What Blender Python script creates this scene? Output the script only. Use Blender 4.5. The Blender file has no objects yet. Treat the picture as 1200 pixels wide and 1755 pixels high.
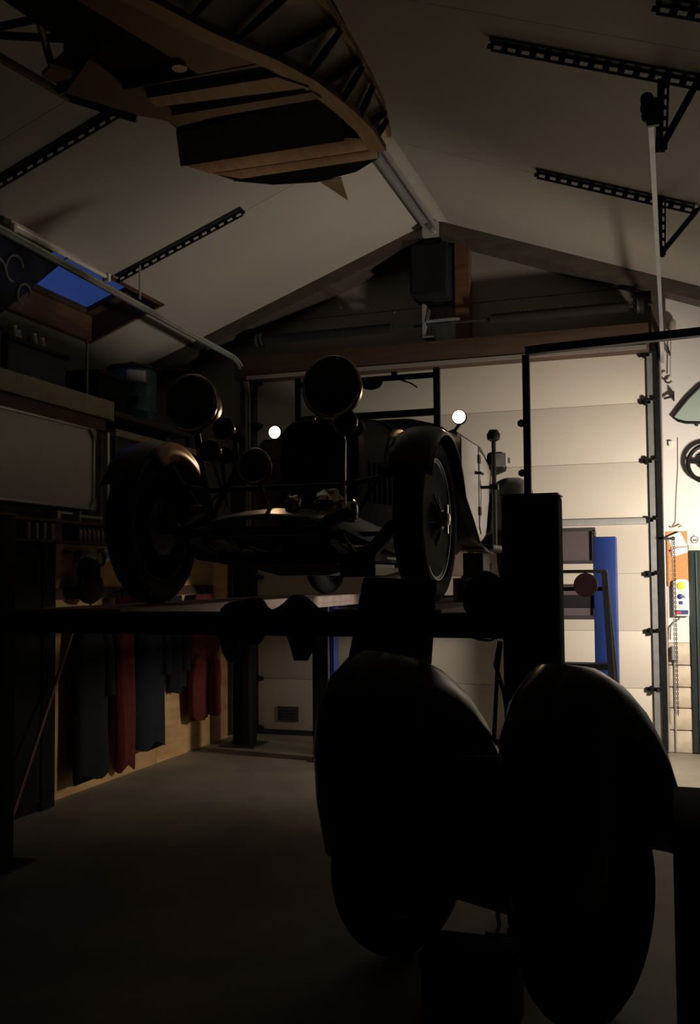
import bpy, bmesh, math, random
from mathutils import Vector, Matrix, noise
rnd = random.Random(7)
S = bpy.context.scene
COL = S.collection
PI = math.pi

# ------------------------------------------------------------------ camera
cam_d = bpy.data.cameras.new('camera')
cam_d.sensor_fit = 'HORIZONTAL'
cam_d.sensor_width = 36.0
cam_d.lens = 1673.54 / 1200 * 36.0
cam_d.shift_y = 31.65 / 1200
cam_d.clip_start = 0.05
cam = bpy.data.objects.new('camera', cam_d)
COL.objects.link(cam)
YAW, PIT, ROL = 0.320075, 0.04762, -0.00827
fwd = Vector((-math.sin(YAW)*math.cos(PIT), math.cos(YAW)*math.cos(PIT), math.sin(PIT)))
rt = Vector((math.cos(YAW), math.sin(YAW), 0))
up = rt.cross(fwd)
rt2 = rt*math.cos(ROL) + up*math.sin(ROL)
up2 = -rt*math.sin(ROL) + up*math.cos(ROL)
cam.matrix_world = Matrix(((rt2.x, up2.x, -fwd.x, 0), (rt2.y, up2.y, -fwd.y, 0),
                           (rt2.z, up2.z, -fwd.z, 1.5), (0, 0, 0, 1)))
S.camera = cam

# ------------------------------------------------------------------ world: blue dusk
w = bpy.data.worlds.new('dusk')
S.world = w
w.use_nodes = True
w.node_tree.nodes['Background'].inputs[0].default_value = (0.12, 0.25, 1.0, 1)
w.node_tree.nodes['Background'].inputs[1].default_value = 0.155

# ------------------------------------------------------------------ exposure, main lamp
S.view_settings.view_transform = 'Standard'
S.view_settings.look = 'None'
S.view_settings.gamma = 1
S.view_settings.use_curve_mapping = False
S.view_settings.exposure = 0.0

wl_ = bpy.data.lights.new('work_lamp_light', 'SPOT')        # shaded work lamp on the right, aimed low along the end wall
wl_.energy = 250
wl_.color = (1.0, 0.86, 0.71)
wl_.shadow_soft_size = 0.14
wl_.spot_size = math.radians(160)
wl_.spot_blend = 0.75
wl_o = bpy.data.objects.new('work_lamp_light', wl_)
wl_o.location = (1.0, 7.13, 1.62)
wl_o.rotation_euler = Vector((-0.75, 0.45, -0.12)).to_track_quat('-Z', 'Y').to_euler()
COL.objects.link(wl_o)

# ------------------------------------------------------------------ materials
def mat(name, col, rough=0.6, metal=0.0, var=0.12, scale=6.0, bump=0.0, emit=None, trans=0.0, alpha=1.0):
    m = bpy.data.materials.new(name)
    m.use_nodes = True
    nt = m.node_tree
    b = nt.nodes['Principled BSDF']
    b.inputs['Roughness'].default_value = rough
    b.inputs['Metallic'].default_value = metal
    tc = nt.nodes.new('ShaderNodeTexCoord')
    nz = nt.nodes.new('ShaderNodeTexNoise')
    nz.inputs['Scale'].default_value = scale
    nz.inputs['Detail'].default_value = 5
    nt.links.new(tc.outputs['Object'], nz.inputs['Vector'])
    cr = nt.nodes.new('ShaderNodeValToRGB')
    lo, hi = 1 - var, 1 + var
    cr.color_ramp.elements[0].position = 0.3
    cr.color_ramp.elements[1].position = 0.7
    cr.color_ramp.elements[0].color = (col[0]*lo, col[1]*lo, col[2]*lo, 1)
    cr.color_ramp.elements[1].color = (min(col[0]*hi, 1), min(col[1]*hi, 1), min(col[2]*hi, 1), 1)
    nt.links.new(nz.outputs['Fac'], cr.inputs['Fac'])
    nt.links.new(cr.outputs['Color'], b.inputs['Base Color'])
    if bump:
        bp = nt.nodes.new('ShaderNodeBump')
        bp.inputs['Strength'].default_value = bump
        bp.inputs['Distance'].default_value = 0.01
        nt.links.new(nz.outputs['Fac'], bp.inputs['Height'])
        nt.links.new(bp.outputs['Normal'], b.inputs['Normal'])
    if trans:
        b.inputs['Transmission Weight'].default_value = trans
    if alpha < 1:
        b.inputs['Alpha'].default_value = alpha
    if emit:
        b.inputs['Emission Color'].default_value = (*emit[0], 1)
        b.inputs['Emission Strength'].default_value = emit[1]
    return m

def wood_mat(name, col, scale=3.0, axis=(1, 1, 8), rough=0.65):
    m = mat(name, col, rough, 0, 0.25, scale)
    nt = m.node_tree
    mp = nt.nodes.new('ShaderNodeMapping')
    mp.inputs['Scale'].default_value = axis
    nz = [n for n in nt.nodes if n.type == 'TEX_NOISE'][0]
    tc = [n for n in nt.nodes if n.type == 'TEX_COORD'][0]
    nt.links.new(tc.outputs['Object'], mp.inputs['Vector'])
    nt.links.new(mp.outputs['Vector'], nz.inputs['Vector'])
    return m

M = dict(
    concrete=mat('concrete_floor', (0.29, 0.26, 0.21), 0.6, 0, 0.22, 2.2, 0.15),
    roofp=mat('roof_panel', (0.50, 0.47, 0.42), 0.55, 0, 0.05, 1.2),
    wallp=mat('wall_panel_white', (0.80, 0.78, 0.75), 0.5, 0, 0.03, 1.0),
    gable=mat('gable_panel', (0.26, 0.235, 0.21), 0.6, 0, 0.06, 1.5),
    darkwall=mat('dark_wall', (0.10, 0.09, 0.08), 0.8, 0, 0.2),
    block=mat('concrete_block', (0.60, 0.52, 0.41), 0.9, 0, 0.18, 9.0, 0.5),
    door=mat('door_cream', (0.70, 0.65, 0.565), 0.45, 0, 0.03, 1.3),
    brown=wood_mat('brown_wood', (0.13, 0.065, 0.035)),
    brownd=wood_mat('dark_brown_wood', (0.07, 0.04, 0.025)),
    brownsp=mat('dark_brown_spring', (0.016, 0.011, 0.009), 0.9),  # even, very dark brown
    lintel=wood_mat('lintel_wood', (0.085, 0.068, 0.056), 3, (1, 1, 8)),
    ply=wood_mat('plywood', (0.56, 0.36, 0.16), 2.0, (1, 1, 5)),
    tan=wood_mat('tan_wood', (0.34, 0.22, 0.12), 3.0, (6, 1, 1)),
    galv=mat('galvanised', (0.42, 0.43, 0.43), 0.42, 0.6, 0.1, 14),
    steeld=mat('dark_steel', (0.045, 0.045, 0.048), 0.45, 0.3, 0.15, 10),
    black=mat('black_paint', (0.012, 0.012, 0.012), 0.45, 0, 0.2, 8),
    gloss=mat('gloss_black_paint', (0.010, 0.009, 0.009), 0.35, 0, 0.15, 3),
    matte=mat('matte_black', (0.012, 0.012, 0.013), 0.9, 0, 0.2, 8),
    rubber=mat('tyre_rubber', (0.022, 0.020, 0.018), 0.8, 0, 0.2, 20, 0.2),
    chrome=mat('nickel', (0.72, 0.66, 0.58), 0.16, 1.0, 0.05, 5),
    blue=mat('blue_lift_paint', (0.018, 0.042, 0.20), 0.4, 0, 0.08, 4),
    navypaint=mat('dark_blue_paint', (0.012, 0.016, 0.05), 0.5, 0, 0.15, 4),
    runway=mat('runway_steel', (0.52, 0.42, 0.39), 0.6, 0.1, 0.2, 8),
    carbody=mat('pale_grey_car_paint', (0.30, 0.285, 0.26), 0.4, 0, 0.06, 3),
    carbrown=mat('brightened_wing_brown', (0.42, 0.19, 0.09), 0.35, 0, 0.15, 4),  # wing brown, lightened to stand for the glow on the valance
    hood=mat('dark_hood_paint', (0.010, 0.009, 0.008), 0.75, 0, 0.15, 4),
    glass=mat('clear_glass', (0.9, 0.95, 0.95), 0.05, 0, 0.02, 3, trans=1.0),
    lens=mat('lamp_lens', (0.05, 0.045, 0.04), 0.35, 0, 0.1, 10),
    greenglass=mat('green_tinted_glass', (0.42, 0.52, 0.47), 0.12, 0, 0.04, 3),
    pane=mat('dusk_reflection_pane', (0.15, 0.12, 0.13), 0.25, 0, 0.12, 3),  # dusk and reflections in the glass put into the colour
    wframe=mat('window_frame_plastic', (0.06, 0.05, 0.055), 0.5),
    lit=mat('lit_bulb', (1, 0.9, 0.75), 0.3, emit=((1.0, 0.72, 0.42), 14.0)),
    green=mat('green_paint', (0.026, 0.042, 0.038), 0.45, 0, 0.12, 4),
    cork=mat('cork', (0.62, 0.30, 0.12), 0.9, 0, 0.12, 60, 0.2),
    paper=mat('paper', (0.85, 0.85, 0.84), 0.8, 0, 0.02, 5),
    white=mat('white_plastic', (0.82, 0.80, 0.74), 0.45, 0, 0.02, 5),
    yellow=mat('yellow_plastic', (0.85, 0.72, 0.06), 0.5, 0, 0.04, 5),
    bluep=mat('blue_print', (0.03, 0.05, 0.22), 0.5),
    redp=mat('red_print', (0.5, 0.05, 0.06), 0.5),
    greyp=mat('grey_plastic', (0.35, 0.35, 0.34), 0.5),
    board=mat('whiteboard', (0.62, 0.62, 0.60), 0.35, 0, 0.03, 1.5),
    alum=mat('aluminium_trim', (0.6, 0.58, 0.54), 0.4, 0.5, 0.06, 8),
    shelfp=mat('pale_shelf', (0.42, 0.37, 0.29), 0.7, 0, 0.12, 4),
    teal=mat('teal_drum', (0.035, 0.10, 0.13), 0.4, 0, 0.12, 4),
    tealdk=mat('dark_teal_bin', (0.02, 0.035, 0.045), 0.6, 0, 0.12, 4),
    navy=mat('navy_cloth', (0.005, 0.006, 0.010), 0.95, 0, 0.3, 14, 0.3),
    bluecl=mat('dark_blue_cloth', (0.006, 0.010, 0.019), 0.95, 0, 0.3, 14, 0.3),
    red=mat('red_cloth', (0.095, 0.012, 0.009), 0.95, 0, 0.25, 14, 0.3),
    rag=mat('dark_rag', (0.012, 0.011, 0.011), 0.95, 0, 0.3, 14, 0.3),
    cream=mat('cream_cloth', (0.66, 0.60, 0.50), 0.85, 0, 0.15, 6, 0.2),
    maroon=mat('maroon_plastic', (0.016, 0.003, 0.004), 0.45, 0, 0.1, 4),
    bottle=mat('bottle_tin', (0.30, 0.26, 0.22), 0.35, 0.4, 0.2, 10),
    can=mat('stained_can', (0.28, 0.21, 0.15), 0.5, 0.3, 0.25, 8),
    hosec=mat('reddish_wood', (0.20, 0.08, 0.05), 0.6, 0, 0.2, 8),
    banner=mat('navy_banner', (0.010, 0.016, 0.05), 0.8, 0, 0.1, 4),
    pale=mat('pale_print', (0.30, 0.31, 0.33), 0.8, 0, 0.1, 4),
)

for k_ in ('hood', 'black', 'matte', 'rag', 'rubber'):
    M[k_].node_tree.nodes['Principled BSDF'].inputs['Specular IOR Level'].default_value = 0.2

M['void'] = mat('deep_black', (0.003, 0.003, 0.003), 1.0, 0, 0.2, 8)  # near-black for the hung frame's underside and deck
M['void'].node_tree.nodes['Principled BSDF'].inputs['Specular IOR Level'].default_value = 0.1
M['fgloss'] = mat('fender_lacquer', (0.012, 0.011, 0.011), 0.28, 0, 0.15, 3)

# ------------------------------------------------------------------ mesh builder
class MB:
    def __init__(s):
        s.v = []
        s.f = []
    def add(s, v, f):
        n = len(s.v)
        s.v += [tuple(x) for x in v]
        s.f += [tuple(i + n for i in q) for q in f]
        return s
    def box(s, x0, x1, y0, y1, z0, z1):
        v = [(x, y, z) for x in (x0, x1) for y in (y0, y1) for z in (z0, z1)]
        return s.add(v, [(0, 1, 3, 2), (4, 6, 7, 5), (0, 4, 5, 1), (2, 3, 7, 6), (0, 2, 6, 4), (1, 5, 7, 3)])
    def bar(s, a, b, w, h, upv=(0, 0, 1)):          # rectangular bar between two points
        a, b = Vector(a), Vector(b)
        d = (b - a).normalized()
        u = Vector(upv)
        if abs(d.dot(u)) > 0.98:
            u = Vector((0, 1, 0)) if abs(d.y) < 0.9 else Vector((1, 0, 0))
        sd = d.cross(u).normalized()
        u = sd.cross(d).normalized()
        v = []
        for p in (a, b):
            for i, j in ((-1, -1), (1, -1), (1, 1), (-1, 1)):
                v.append(p + sd*(i*w/2) + u*(j*h/2))
        return s.add(v, [(0, 3, 2, 1), (4, 5, 6, 7), (0, 1, 5, 4), (1, 2, 6, 5), (2, 3, 7, 6), (3, 0, 4, 7)])
    def path(s, pts, w, h, upv=(0, 0, 1)):           # rectangular section swept along points
        pts = [Vector(p) for p in pts]
        v, f = [], []
        for i, p in enumerate(pts):
            d = (pts[min(i+1, len(pts)-1)] - pts[max(i-1, 0)]).normalized()
            sd = d.cross(Vector(upv)).normalized()
            u = sd.cross(d).normalized()
            for a, b in ((-1, -1), (1, -1), (1, 1), (-1, 1)):
                v.append(p + sd*(a*w/2) + u*(b*h/2))
        for i in range(len(pts)-1):
            for k in range(4):
                f.append((i*4+k, i*4+(k+1) % 4, i*4+4+(k+1) % 4, i*4+4+k))
        f += [(3, 2, 1, 0), tuple(len(v)-4+k for k in range(4))]
        return s.add(v, f)
    def tube(s, pts, r, n=8, closed=False):
        pts = [Vector(p) for p in pts]
        m = len(pts)
        rs = r if isinstance(r, (list, tuple)) else [r]*m
        v, f = [], []
        ref = None
        for i, p in enumerate(pts):
            if closed:
                d = (pts[(i+1) % m] - pts[i-1]).normalized()
            else:
                d = (pts[min(i+1, m-1)] - pts[max(i-1, 0)]).normalized()
            if ref is None:
                ref = Vector((0, 0, 1)) if abs(d.z) < 0.9 else Vector((1, 0, 0))
            sd = d.cross(ref).normalized()
            ref = sd.cross(d).normalized()
            for k in range(n):
                a = 2*PI*k/n
                v.append(p + sd*(math.cos(a)*rs[i]) + ref*(math.sin(a)*rs[i]))
        for i in range(m if closed else m-1):
            j = (i+1) % m
            for k in range(n):
                f.append((i*n+k, i*n+(k+1) % n, j*n+(k+1) % n, j*n+k))
        if not closed:
            f += [tuple(range(n-1, -1, -1)), tuple(range((m-1)*n, m*n))]
        return s.add(v, f)
    def lathe(s, prof, org, axis, n=24):             # prof = [(radius, height along axis)]
        ax = Vector(axis).normalized()
        e = Vector((0, 0, 1)) if abs(ax.z) < 0.9 else Vector((1, 0, 0))
        a1 = ax.cross(e).normalized()
        a2 = ax.cross(a1)
        org = Vector(org)
        v, f = [], []
        for r, h in prof:
            r = max(r, 1e-4)
            for k in range(n):
                t = 2*PI*k/n
                v.append(org + ax*h + a1*(r*math.cos(t)) + a2*(r*math.sin(t)))
        for i in range(len(prof)-1):
            for k in range(n):
                f.append((i*n+k, i*n+(k+1) % n, (i+1)*n+(k+1) % n, (i+1)*n+k))
        if prof[0][0] > 2e-4:
            f.append(tuple(range(n-1, -1, -1)))
        if prof[-1][0] > 2e-4:
            f.append(tuple(range((len(prof)-1)*n, len(prof)*n)))
        return s.add(v, f)
    def ring(s, c, axis, R, r, n=40, k=10, a0=0.0, a1=2*PI):   # torus
        ax = Vector(axis).normalized()
        e = Vector((0, 0, 1)) if abs(ax.z) < 0.9 else Vector((1, 0, 0))
        p = ax.cross(e).normalized()
        q = ax.cross(p)
        full = abs(a1-a0-2*PI) < 1e-6
        N = n if full else n+1
        pts = [Vector(c) + p*(R*math.cos(a0+(a1-a0)*i/n)) + q*(R*math.sin(a0+(a1-a0)*i/n)) for i in range(N)]
        return s.tube(pts, r, k, closed=full)
    def prism(s, poly, off):                         # planar polygon given thickness
        off = Vector(off)
        n = len(poly)
        v = [Vector(p) for p in poly] + [Vector(p)+off for p in poly]
        f = [tuple(range(n-1, -1, -1)), tuple(range(n, 2*n))]
        f += [(i, (i+1) % n, n+(i+1) % n, n+i) for i in range(n)]
        return s.add(v, f)
    def loft(s, rings, closed=True, caps=True):
        n = len(rings[0])
        v = [p for r in rings for p in r]
        f = []
        for i in range(len(rings)-1):
            for k in range(n if closed else n-1):
                f.append((i*n+k, i*n+(k+1) % n, (i+1)*n+(k+1) % n, (i+1)*n+k))
        if caps and closed:
            f += [tuple(range(n-1, -1, -1)), tuple(range((len(rings)-1)*n, len(rings)*n))]
        return s.add(v, f)
    def mesh(s, name, off, bevel=0.0, smooth=True):
        me = bpy.data.meshes.new(name)
        me.from_pydata([Vector(p)-off for p in s.v], [], s.f)
        bm = bmesh.new()
        bm.from_mesh(me)
        bmesh.ops.recalc_face_normals(bm, faces=bm.faces)
        if bevel:
            ed = [e for e in bm.edges if len(e.link_faces) == 2 and e.calc_face_angle(0) > 0.6]
            bmesh.ops.bevel(bm, geom=ed, offset=bevel, segments=2, profile=0.5, affect='EDGES')
        bm.to_mesh(me)
        bm.free()
        if smooth:
            me.polygons.foreach_set('use_smooth', [True]*len(me.polygons))
            me.set_sharp_from_angle(angle=math.radians(38))
        me.update()
        return me

WL = {}                                              # world location of every object made

def build(name, mb, m, parent=None, label=None, bevel=0.0, solid=0.0, base=False):
    xs, ys, zs = zip(*mb.v)
    off = Vector(((min(xs)+max(xs))/2, (min(ys)+max(ys))/2, min(zs) if parent is None else (min(zs)+max(zs))/2))
    me = mb.mesh(name, off, bevel)
    me.materials.append(M[m] if isinstance(m, str) else m)
    o = bpy.data.objects.new(name, me)
    COL.objects.link(o)
    if parent is not None:
        o.parent = parent
        o.location = off - WL[parent.name]
    else:
        o.location = off
    WL[o.name] = off
    if label:
        o['label'] = label
    if solid:
        md = o.modifiers.new('solidify', 'SOLIDIFY')
        md.thickness = solid
        md.offset = 0
    return o

def tag(o, label, cat, group=None):
    o['label'] = label
    o['category'] = cat
    if group:
        o['group'] = group
    return o

def thing(name, loc, label, cat, group=None):
    o = bpy.data.objects.new(name, None)
    o.empty_display_size = 0.1
    COL.objects.link(o)
    o.location = loc
    WL[o.name] = Vector(loc)
    return tag(o, label, cat, group)

def struct(name, mb=None, m=None, loc=None, label=None, bevel=0.0):
    if mb is None:
        o = bpy.data.objects.new(name, None)
        COL.objects.link(o)
        o.location = loc
        WL[o.name] = Vector(loc)
    else:
        o = build(name, mb, m, None, bevel=bevel)
    o['kind'] = 'structure'
    if label:
        o['label'] = label
    return o

def copy_part(src, parent, world):                   # a copy sharing mesh data
    o = src.copy()
    COL.objects.link(o)
    o.parent = parent
    o.location = Vector(world) - WL[parent.name]
    WL[o.name] = Vector(world)
    return o

def copy_tree(src, world, rotz=0.0):
    r = src.copy()
    COL.objects.link(r)
    r.location = world
    r.rotation_euler = (0, 0, rotz)
    for c in src.children:
        k = c.copy()
        COL.objects.link(k)
        k.parent = r
        for g in c.children:
            q = g.copy()
            COL.objects.link(q)
            q.parent = k
    return r

RX, RZ, RS = -1.99, 4.73, 0.375                     # ridge and roof slope
def roofz(x):
    return RZ - RS*abs(x-RX)

# ================================================================== SETTING
XL, XR, D, Y0 = -5.4, 1.45, 8.73, -2.2
struct('floor', MB().box(XL-0.2, XR+0.2, Y0-0.2, 9.2, -0.12, 0), 'concrete')

# ceiling: two slopes of sandwich panels with joints, an opening for the skylight on the left
seams = [Y0, -1.45, 0.57, 2.64, 4.71, 6.77, 9.0]
OX0, OX1, OY0, OY1 = -4.92, -4.22, 5.95, 7.53
ceil = struct('ceiling', loc=(RX, 4, RZ), label='pale sandwich panel roof slopes meeting at the ridge')
T = 0.10
def slab(x0, x1, y0, y1):
    z0, z1 = roofz(x0), roofz(x1)
    v = []
    for dz in (0, T):
        v += [(x0, y0, z0+dz), (x1, y0, z1+dz), (x1, y1, z1+dz), (x0, y1, z0+dz)]
    return v
def roof_panel(quads):
    mb = MB()
    for q in quads:
        mb.add(slab(*q), [(0, 3, 2, 1), (4, 5, 6, 7), (0, 1, 5, 4), (1, 2, 6, 5), (2, 3, 7, 6), (3, 0, 4, 7)])
    return mb
for i in range(len(seams)-1):
    a, b = seams[i]+0.002, seams[i+1]-0.002
    build('roof_panel', roof_panel([(RX, XR+0.15, a, b)]), 'roofp', ceil)
    if b < OY0 or a > OY1:
        q = [(XL-0.15, RX, a, b)]
    else:
        q = [(OX1, RX, a, b), (XL-0.15, OX0, a, b)]
        if a < OY0:
            q.append((OX0, OX1, a, min(b, OY0)))
        if b > OY1:
            q.append((OX0, OX1, max(a, OY1), b))
    build('roof_panel', roof_panel(q), 'roofp', ceil)
# dark weather skin laid on top of the panels so no light enters at the joints
skin = MB()
def skinq(x0, x1, y0, y1):
    skin.add([(x, y, z+T*1.2) for x, y, z in slab(x0, x1, y0, y1)[:4]] + [(x, y, z+T*1.2) for x, y, z in slab(x0, x1, y0, y1)[4:]],
             [(0, 3, 2, 1), (4, 5, 6, 7), (0, 1, 5, 4), (1, 2, 6, 5), (2, 3, 7, 6), (3, 0, 4, 7)])
skinq(RX, XR+0.2, Y0-0.1, 9.1)
skinq(OX1, RX, Y0-0.1, 9.1)
skinq(XL-0.2, OX0, Y0-0.1, 9.1)
skinq(OX0, OX1, Y0-0.1, OY0)
skinq(OX0, OX1, OY1, 9.1)
build('roof_skin', skin, 'darkwall', ceil)

# skylight: brown timber shaft and blue dusk behind its pane
sky = struct('window_1', loc=(-4.57, 6.74, 3.8), label='roof skylight with brown timber lining showing dusk sky')
for nm, x0, x1, y0, y1 in (('lining_board', OX0-0.02, OX1+0.02, OY1-0.025, OY1+0.01), ('lining_board', OX0-0.02, OX1+0.02, OY0-0.01, OY0+0.025),
                           ('lining_board', OX0-0.03, OX0+0.005, OY0, OY1), ('lining_board', OX1-0.005, OX1+0.03, OY0, OY1)):
    mb = MB()
    v = [(x, y, roofz(x)+dz) for dz in (-0.003, 0.26) for x, y in ((x0, y0), (x1, y0), (x1, y1), (x0, y1))]
    mb.add(v, [(0, 3, 2, 1), (4, 5, 6, 7), (0, 1, 5, 4), (1, 2, 6, 5), (2, 3, 7, 6), (3, 0, 4, 7)])
    build(nm, mb, 'brown', sky)
fr = MB()
def slope_bar(x0, x1, y0, y1, h0, h1, mb):
    v = [(x, y, roofz(x)+dz) for dz in (h0, h1) for x, y in ((x0, y0), (x1, y0), (x1, y1), (x0, y1))]
    mb.add(v, [(0, 3, 2, 1), (4, 5, 6, 7), (0, 1, 5, 4), (1, 2, 6, 5), (2, 3, 7, 6), (3, 0, 4, 7)])
slope_bar(OX0-0.03, OX1+0.03, OY1-0.14, OY1+0.02, 0.22, 0.27, fr)
slope_bar(OX0-0.03, OX1+0.03, OY0-0.02, OY0+0.10, 0.22, 0.27, fr)
slope_bar(OX0-0.03, OX0+0.03, OY0, OY1, 0.22, 0.27, fr)
slope_bar(OX1-0.03, OX1+0.03, OY0, OY1, 0.22, 0.27, fr)
build('sash', fr, 'brownd', sky)
gl = MB()
slope_bar(OX0, OX1, OY0, OY1, 0.242, 0.248, gl)
pane = build('pane', gl, 'glass', sky)

# back wall: white panels to the right of the sectional door, gable panels above, jamb to the left
wb = struct('wall_back', loc=(0, D, 0), label='panelled end wall with gable over the sectional door')
build('wall_panel', MB().box(-0.13, 0.62, D, D+0.12, 0.925, 4.1), 'wallp', wb)
build('wall_panel', MB().box(0.624, XR+0.2, D, D+0.12, 0, 4.1), 'wallp', wb)
for i, (z0, z1) in enumerate(((0.0, 0.185), (0.19, 0.37), (0.375, 0.545), (0.55, 0.73), (0.735, 0.922))):
    build('concrete_block', MB().box(-0.13, 0.118, D-0.004*(i % 2), D+0.12, z0+0.003, z1), 'block', wb, bevel=0.006)
build('wall_panel', MB().box(0.118, 0.62, D+0.02, D+0.12, 0.0, 0.925), 'wallp', wb)
GY = D+0.10
def gable(z0, z1):
    xa, xb = RX-(RZ-z0)/RS, RX+(RZ-z0)/RS
    xc, xd = RX-(RZ-z1)/RS, RX+(RZ-z1)/RS
    return MB().prism([(max(xa, XL), GY, z0), (min(xb, XR), GY, z0), (min(xd, XR), GY, z1), (max(xc, XL), GY, z1)], (0, 0.1, 0))
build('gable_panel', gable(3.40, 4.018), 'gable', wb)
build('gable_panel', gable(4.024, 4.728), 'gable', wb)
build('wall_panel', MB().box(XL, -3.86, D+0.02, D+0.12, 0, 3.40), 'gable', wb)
for x, z in ((-0.92, 3.9), (-0.30, 3.92), (-2.46, 4.0), (-3.0, 4.1)):
    build('panel_screw', MB().lathe([(0.014, 0), (0.012, 0.006), (0.002, 0.008)], (x, GY, z), (0, -1, 0), 8), 'alum', wb)

wr_ = struct('wall_right', loc=(XR, 4, 0), label='right side wall with an added light-blocking wall')
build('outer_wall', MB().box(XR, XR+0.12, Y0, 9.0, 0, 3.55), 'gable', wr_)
build('added_shade_wall', MB().box(0.60, XR, 5.95, 6.99, 0, 2.45), 'gable', wr_)  # added out of view, blocks the lamp so the foreground stays dark
struct('wall_rear', MB().box(XL-0.1, XR+0.1, Y0-0.12, Y0, 0, 4.95), 'darkwall')
wl = struct('wall_left', loc=(-4.03, 7, 0), label='timber partition with plywood lower sheet')
build('outer_wall', MB().box(XL-0.12, XL, Y0, 9.0, 0, 3.47), 'darkwall', wl)
build('plywood_sheet', MB().box(-4.06, -4.03, 5.60, 7.10, 0.0, 1.745), 'ply', wl)
build('plywood_sheet', MB().box(-4.06, -4.03, 7.104, 8.64, 0.0, 1.745), 'ply', wl)
build('partition_back', MB().box(-4.12, -4.065, -1.5, 8.6, 0, 2.60), 'darkwall', wl)
build('corner_post', MB().box(-4.07, -3.99, 8.645, 8.74, 0, 3.0), 'brownd', wl)
build('wall_conduit', MB().tube([(-4.0, 8.46, 0.02), (-4.0, 8.46, 1.75)], 0.02, 8), 'steeld', wl)

# trims: lintel, rafters along the gable, ridge strip, post under the ridge
struct('trim_1', MB().box(-3.98, -0.16, 8.50, GY, 3.405, 3.62), 'brownd', label='dark timber lintel over the sectional door', bevel=0.008)
for n, (xa, xb) in (('trim_2', (-5.35, RX)), ('trim_3', (RX, 1.42))):
    mb = MB()
    v = [(x, y, roofz(x)+dz) for dz in (-0.12, -0.004) for x, y in ((xa, 8.52), (xb, 8.52), (xb, GY), (xa, GY))]
    mb.add(v, [(0, 3, 2, 1), (4, 5, 6, 7), (0, 1, 5, 4), (1, 2, 6, 5), (2, 3, 7, 6), (3, 0, 4, 7)])
    struct(n, mb, 'lintel', label='timber rafter under the roof slope against the gable')
struct('trim_4', MB().prism([(RX-0.13, Y0, roofz(RX-0.13)-0.001), (RX, Y0, RZ-0.03), (RX+0.13, Y0, roofz(RX-0.13)-0.001), (RX, Y0, RZ-0.008)], (0, 8.48-Y0, 0)), 'roofp', label='ridge capping strip')
struct('trim_5', MB().box(-1.85, -1.72, 8.70, GY, 3.62, 4.6), 'brown', label='brown timber post under the ridge')
struct('trim_6', MB().box(-0.135, -0.02, 8.60, D-0.001, 3.52, 3.92), 'lintel', label='timber packing at the top of the door track')

# ridge rail
rr = thing('ridge_rail', (RX-0.03, 8.4, 4.6), 'thin steel channel rail running along under the roof ridge', 'rail')
mb = MB()
for dx in (-0.055, 0.04):
    mb.box(RX+dx-0.02, RX+dx-0.005, 2.0, 8.45, 4.615, 4.665)
mb.box(RX-0.07, RX+0.03, 2.0, 8.45, 4.655, 4.668)
build('channel', mb, 'galv', rr)
mb = MB().box(RX-0.09, RX+0.05, 8.40, 8.47, 4.55, 4.672)
mb.lathe([(0.02, 0), (0.02, 0.05)], (RX+0.02, 8.36, 4.58), (0, 1, 0), 10)
build('end_bracket', mb, 'alum', rr)

# ================================================================== SECTIONAL DOOR
door = struct('door_1', loc=(-2.01, D, 0), label='cream sectional garage door with seven panels')
zs = [0.045, 0.53, 1.02, 1.51, 1.96, 2.47, 2.98, 3.42]
def panel_mb(z0, z1, hole=None):
    mb = MB()
    x0, x1, y0, y1 = -3.84, -0.19, D-0.005, D+0.045
    if hole is None:
        return mb.box(x0, x1, y0, y1, z0, z1)
    hx0, hx1, hz0, hz1 = hole
    mb.box(x0, hx0, y0, y1, z0, z1)
    mb.box(hx1, x1, y0, y1, z0, z1)
    mb.box(hx0, hx1, y0, y1, z0, hz0)
    mb.box(hx0, hx1, y0, y1, hz1, z1)
    return mb
holes = {2: (-1.20, -0.665, 1.14, 1.40), 3: (-1.20, -0.665, 1.62, 1.89)}
for i in range(7):
    build('door_panel', panel_mb(zs[i]+0.0012, zs[i+1]-0.0012, holes.get(i)), 'door', door, bevel=0 if i in holes else 0.003)
for i, (hx0, hx1, hz0, hz1) in holes.items():
    mb = MB()
    t = 0.022
    for a in ((hx0-t, hx1+t, hz0-t, hz0+0.008), (hx0-t, hx1+t, hz1-0.008, hz1+t), (hx0-t, hx0+0.008, hz0, hz1), (hx1-0.008, hx1+t, hz0, hz1)):
        mb.box(a[0], a[1], D-0.018, D+0.05, a[2], a[3])
    wf = build('window_frame', mb, 'wframe', door, label='dark window frame in the door')
    build('pane', MB().box(hx0, hx1, D+0.01, D+0.018, hz0, hz1), 'pane', wf)
build('light_block_sheet', MB().box(-3.95, -0.10, D+0.055, D+0.10, 0.0, 3.5), 'door', door)  # added unseen sheet, stops sky light leaking through the panel joints
build('bottom_seal', MB().box(-3.84, -0.19, D-0.01, D+0.05, 0.0, 0.05), 'steeld', door)
build('strut', MB().box(-3.82, -0.20, D-0.045, D-0.008, 1.928, 1.985), 'greyp', door, label='grey stiffening bar across the door', bevel=0.006)
first = None
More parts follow.
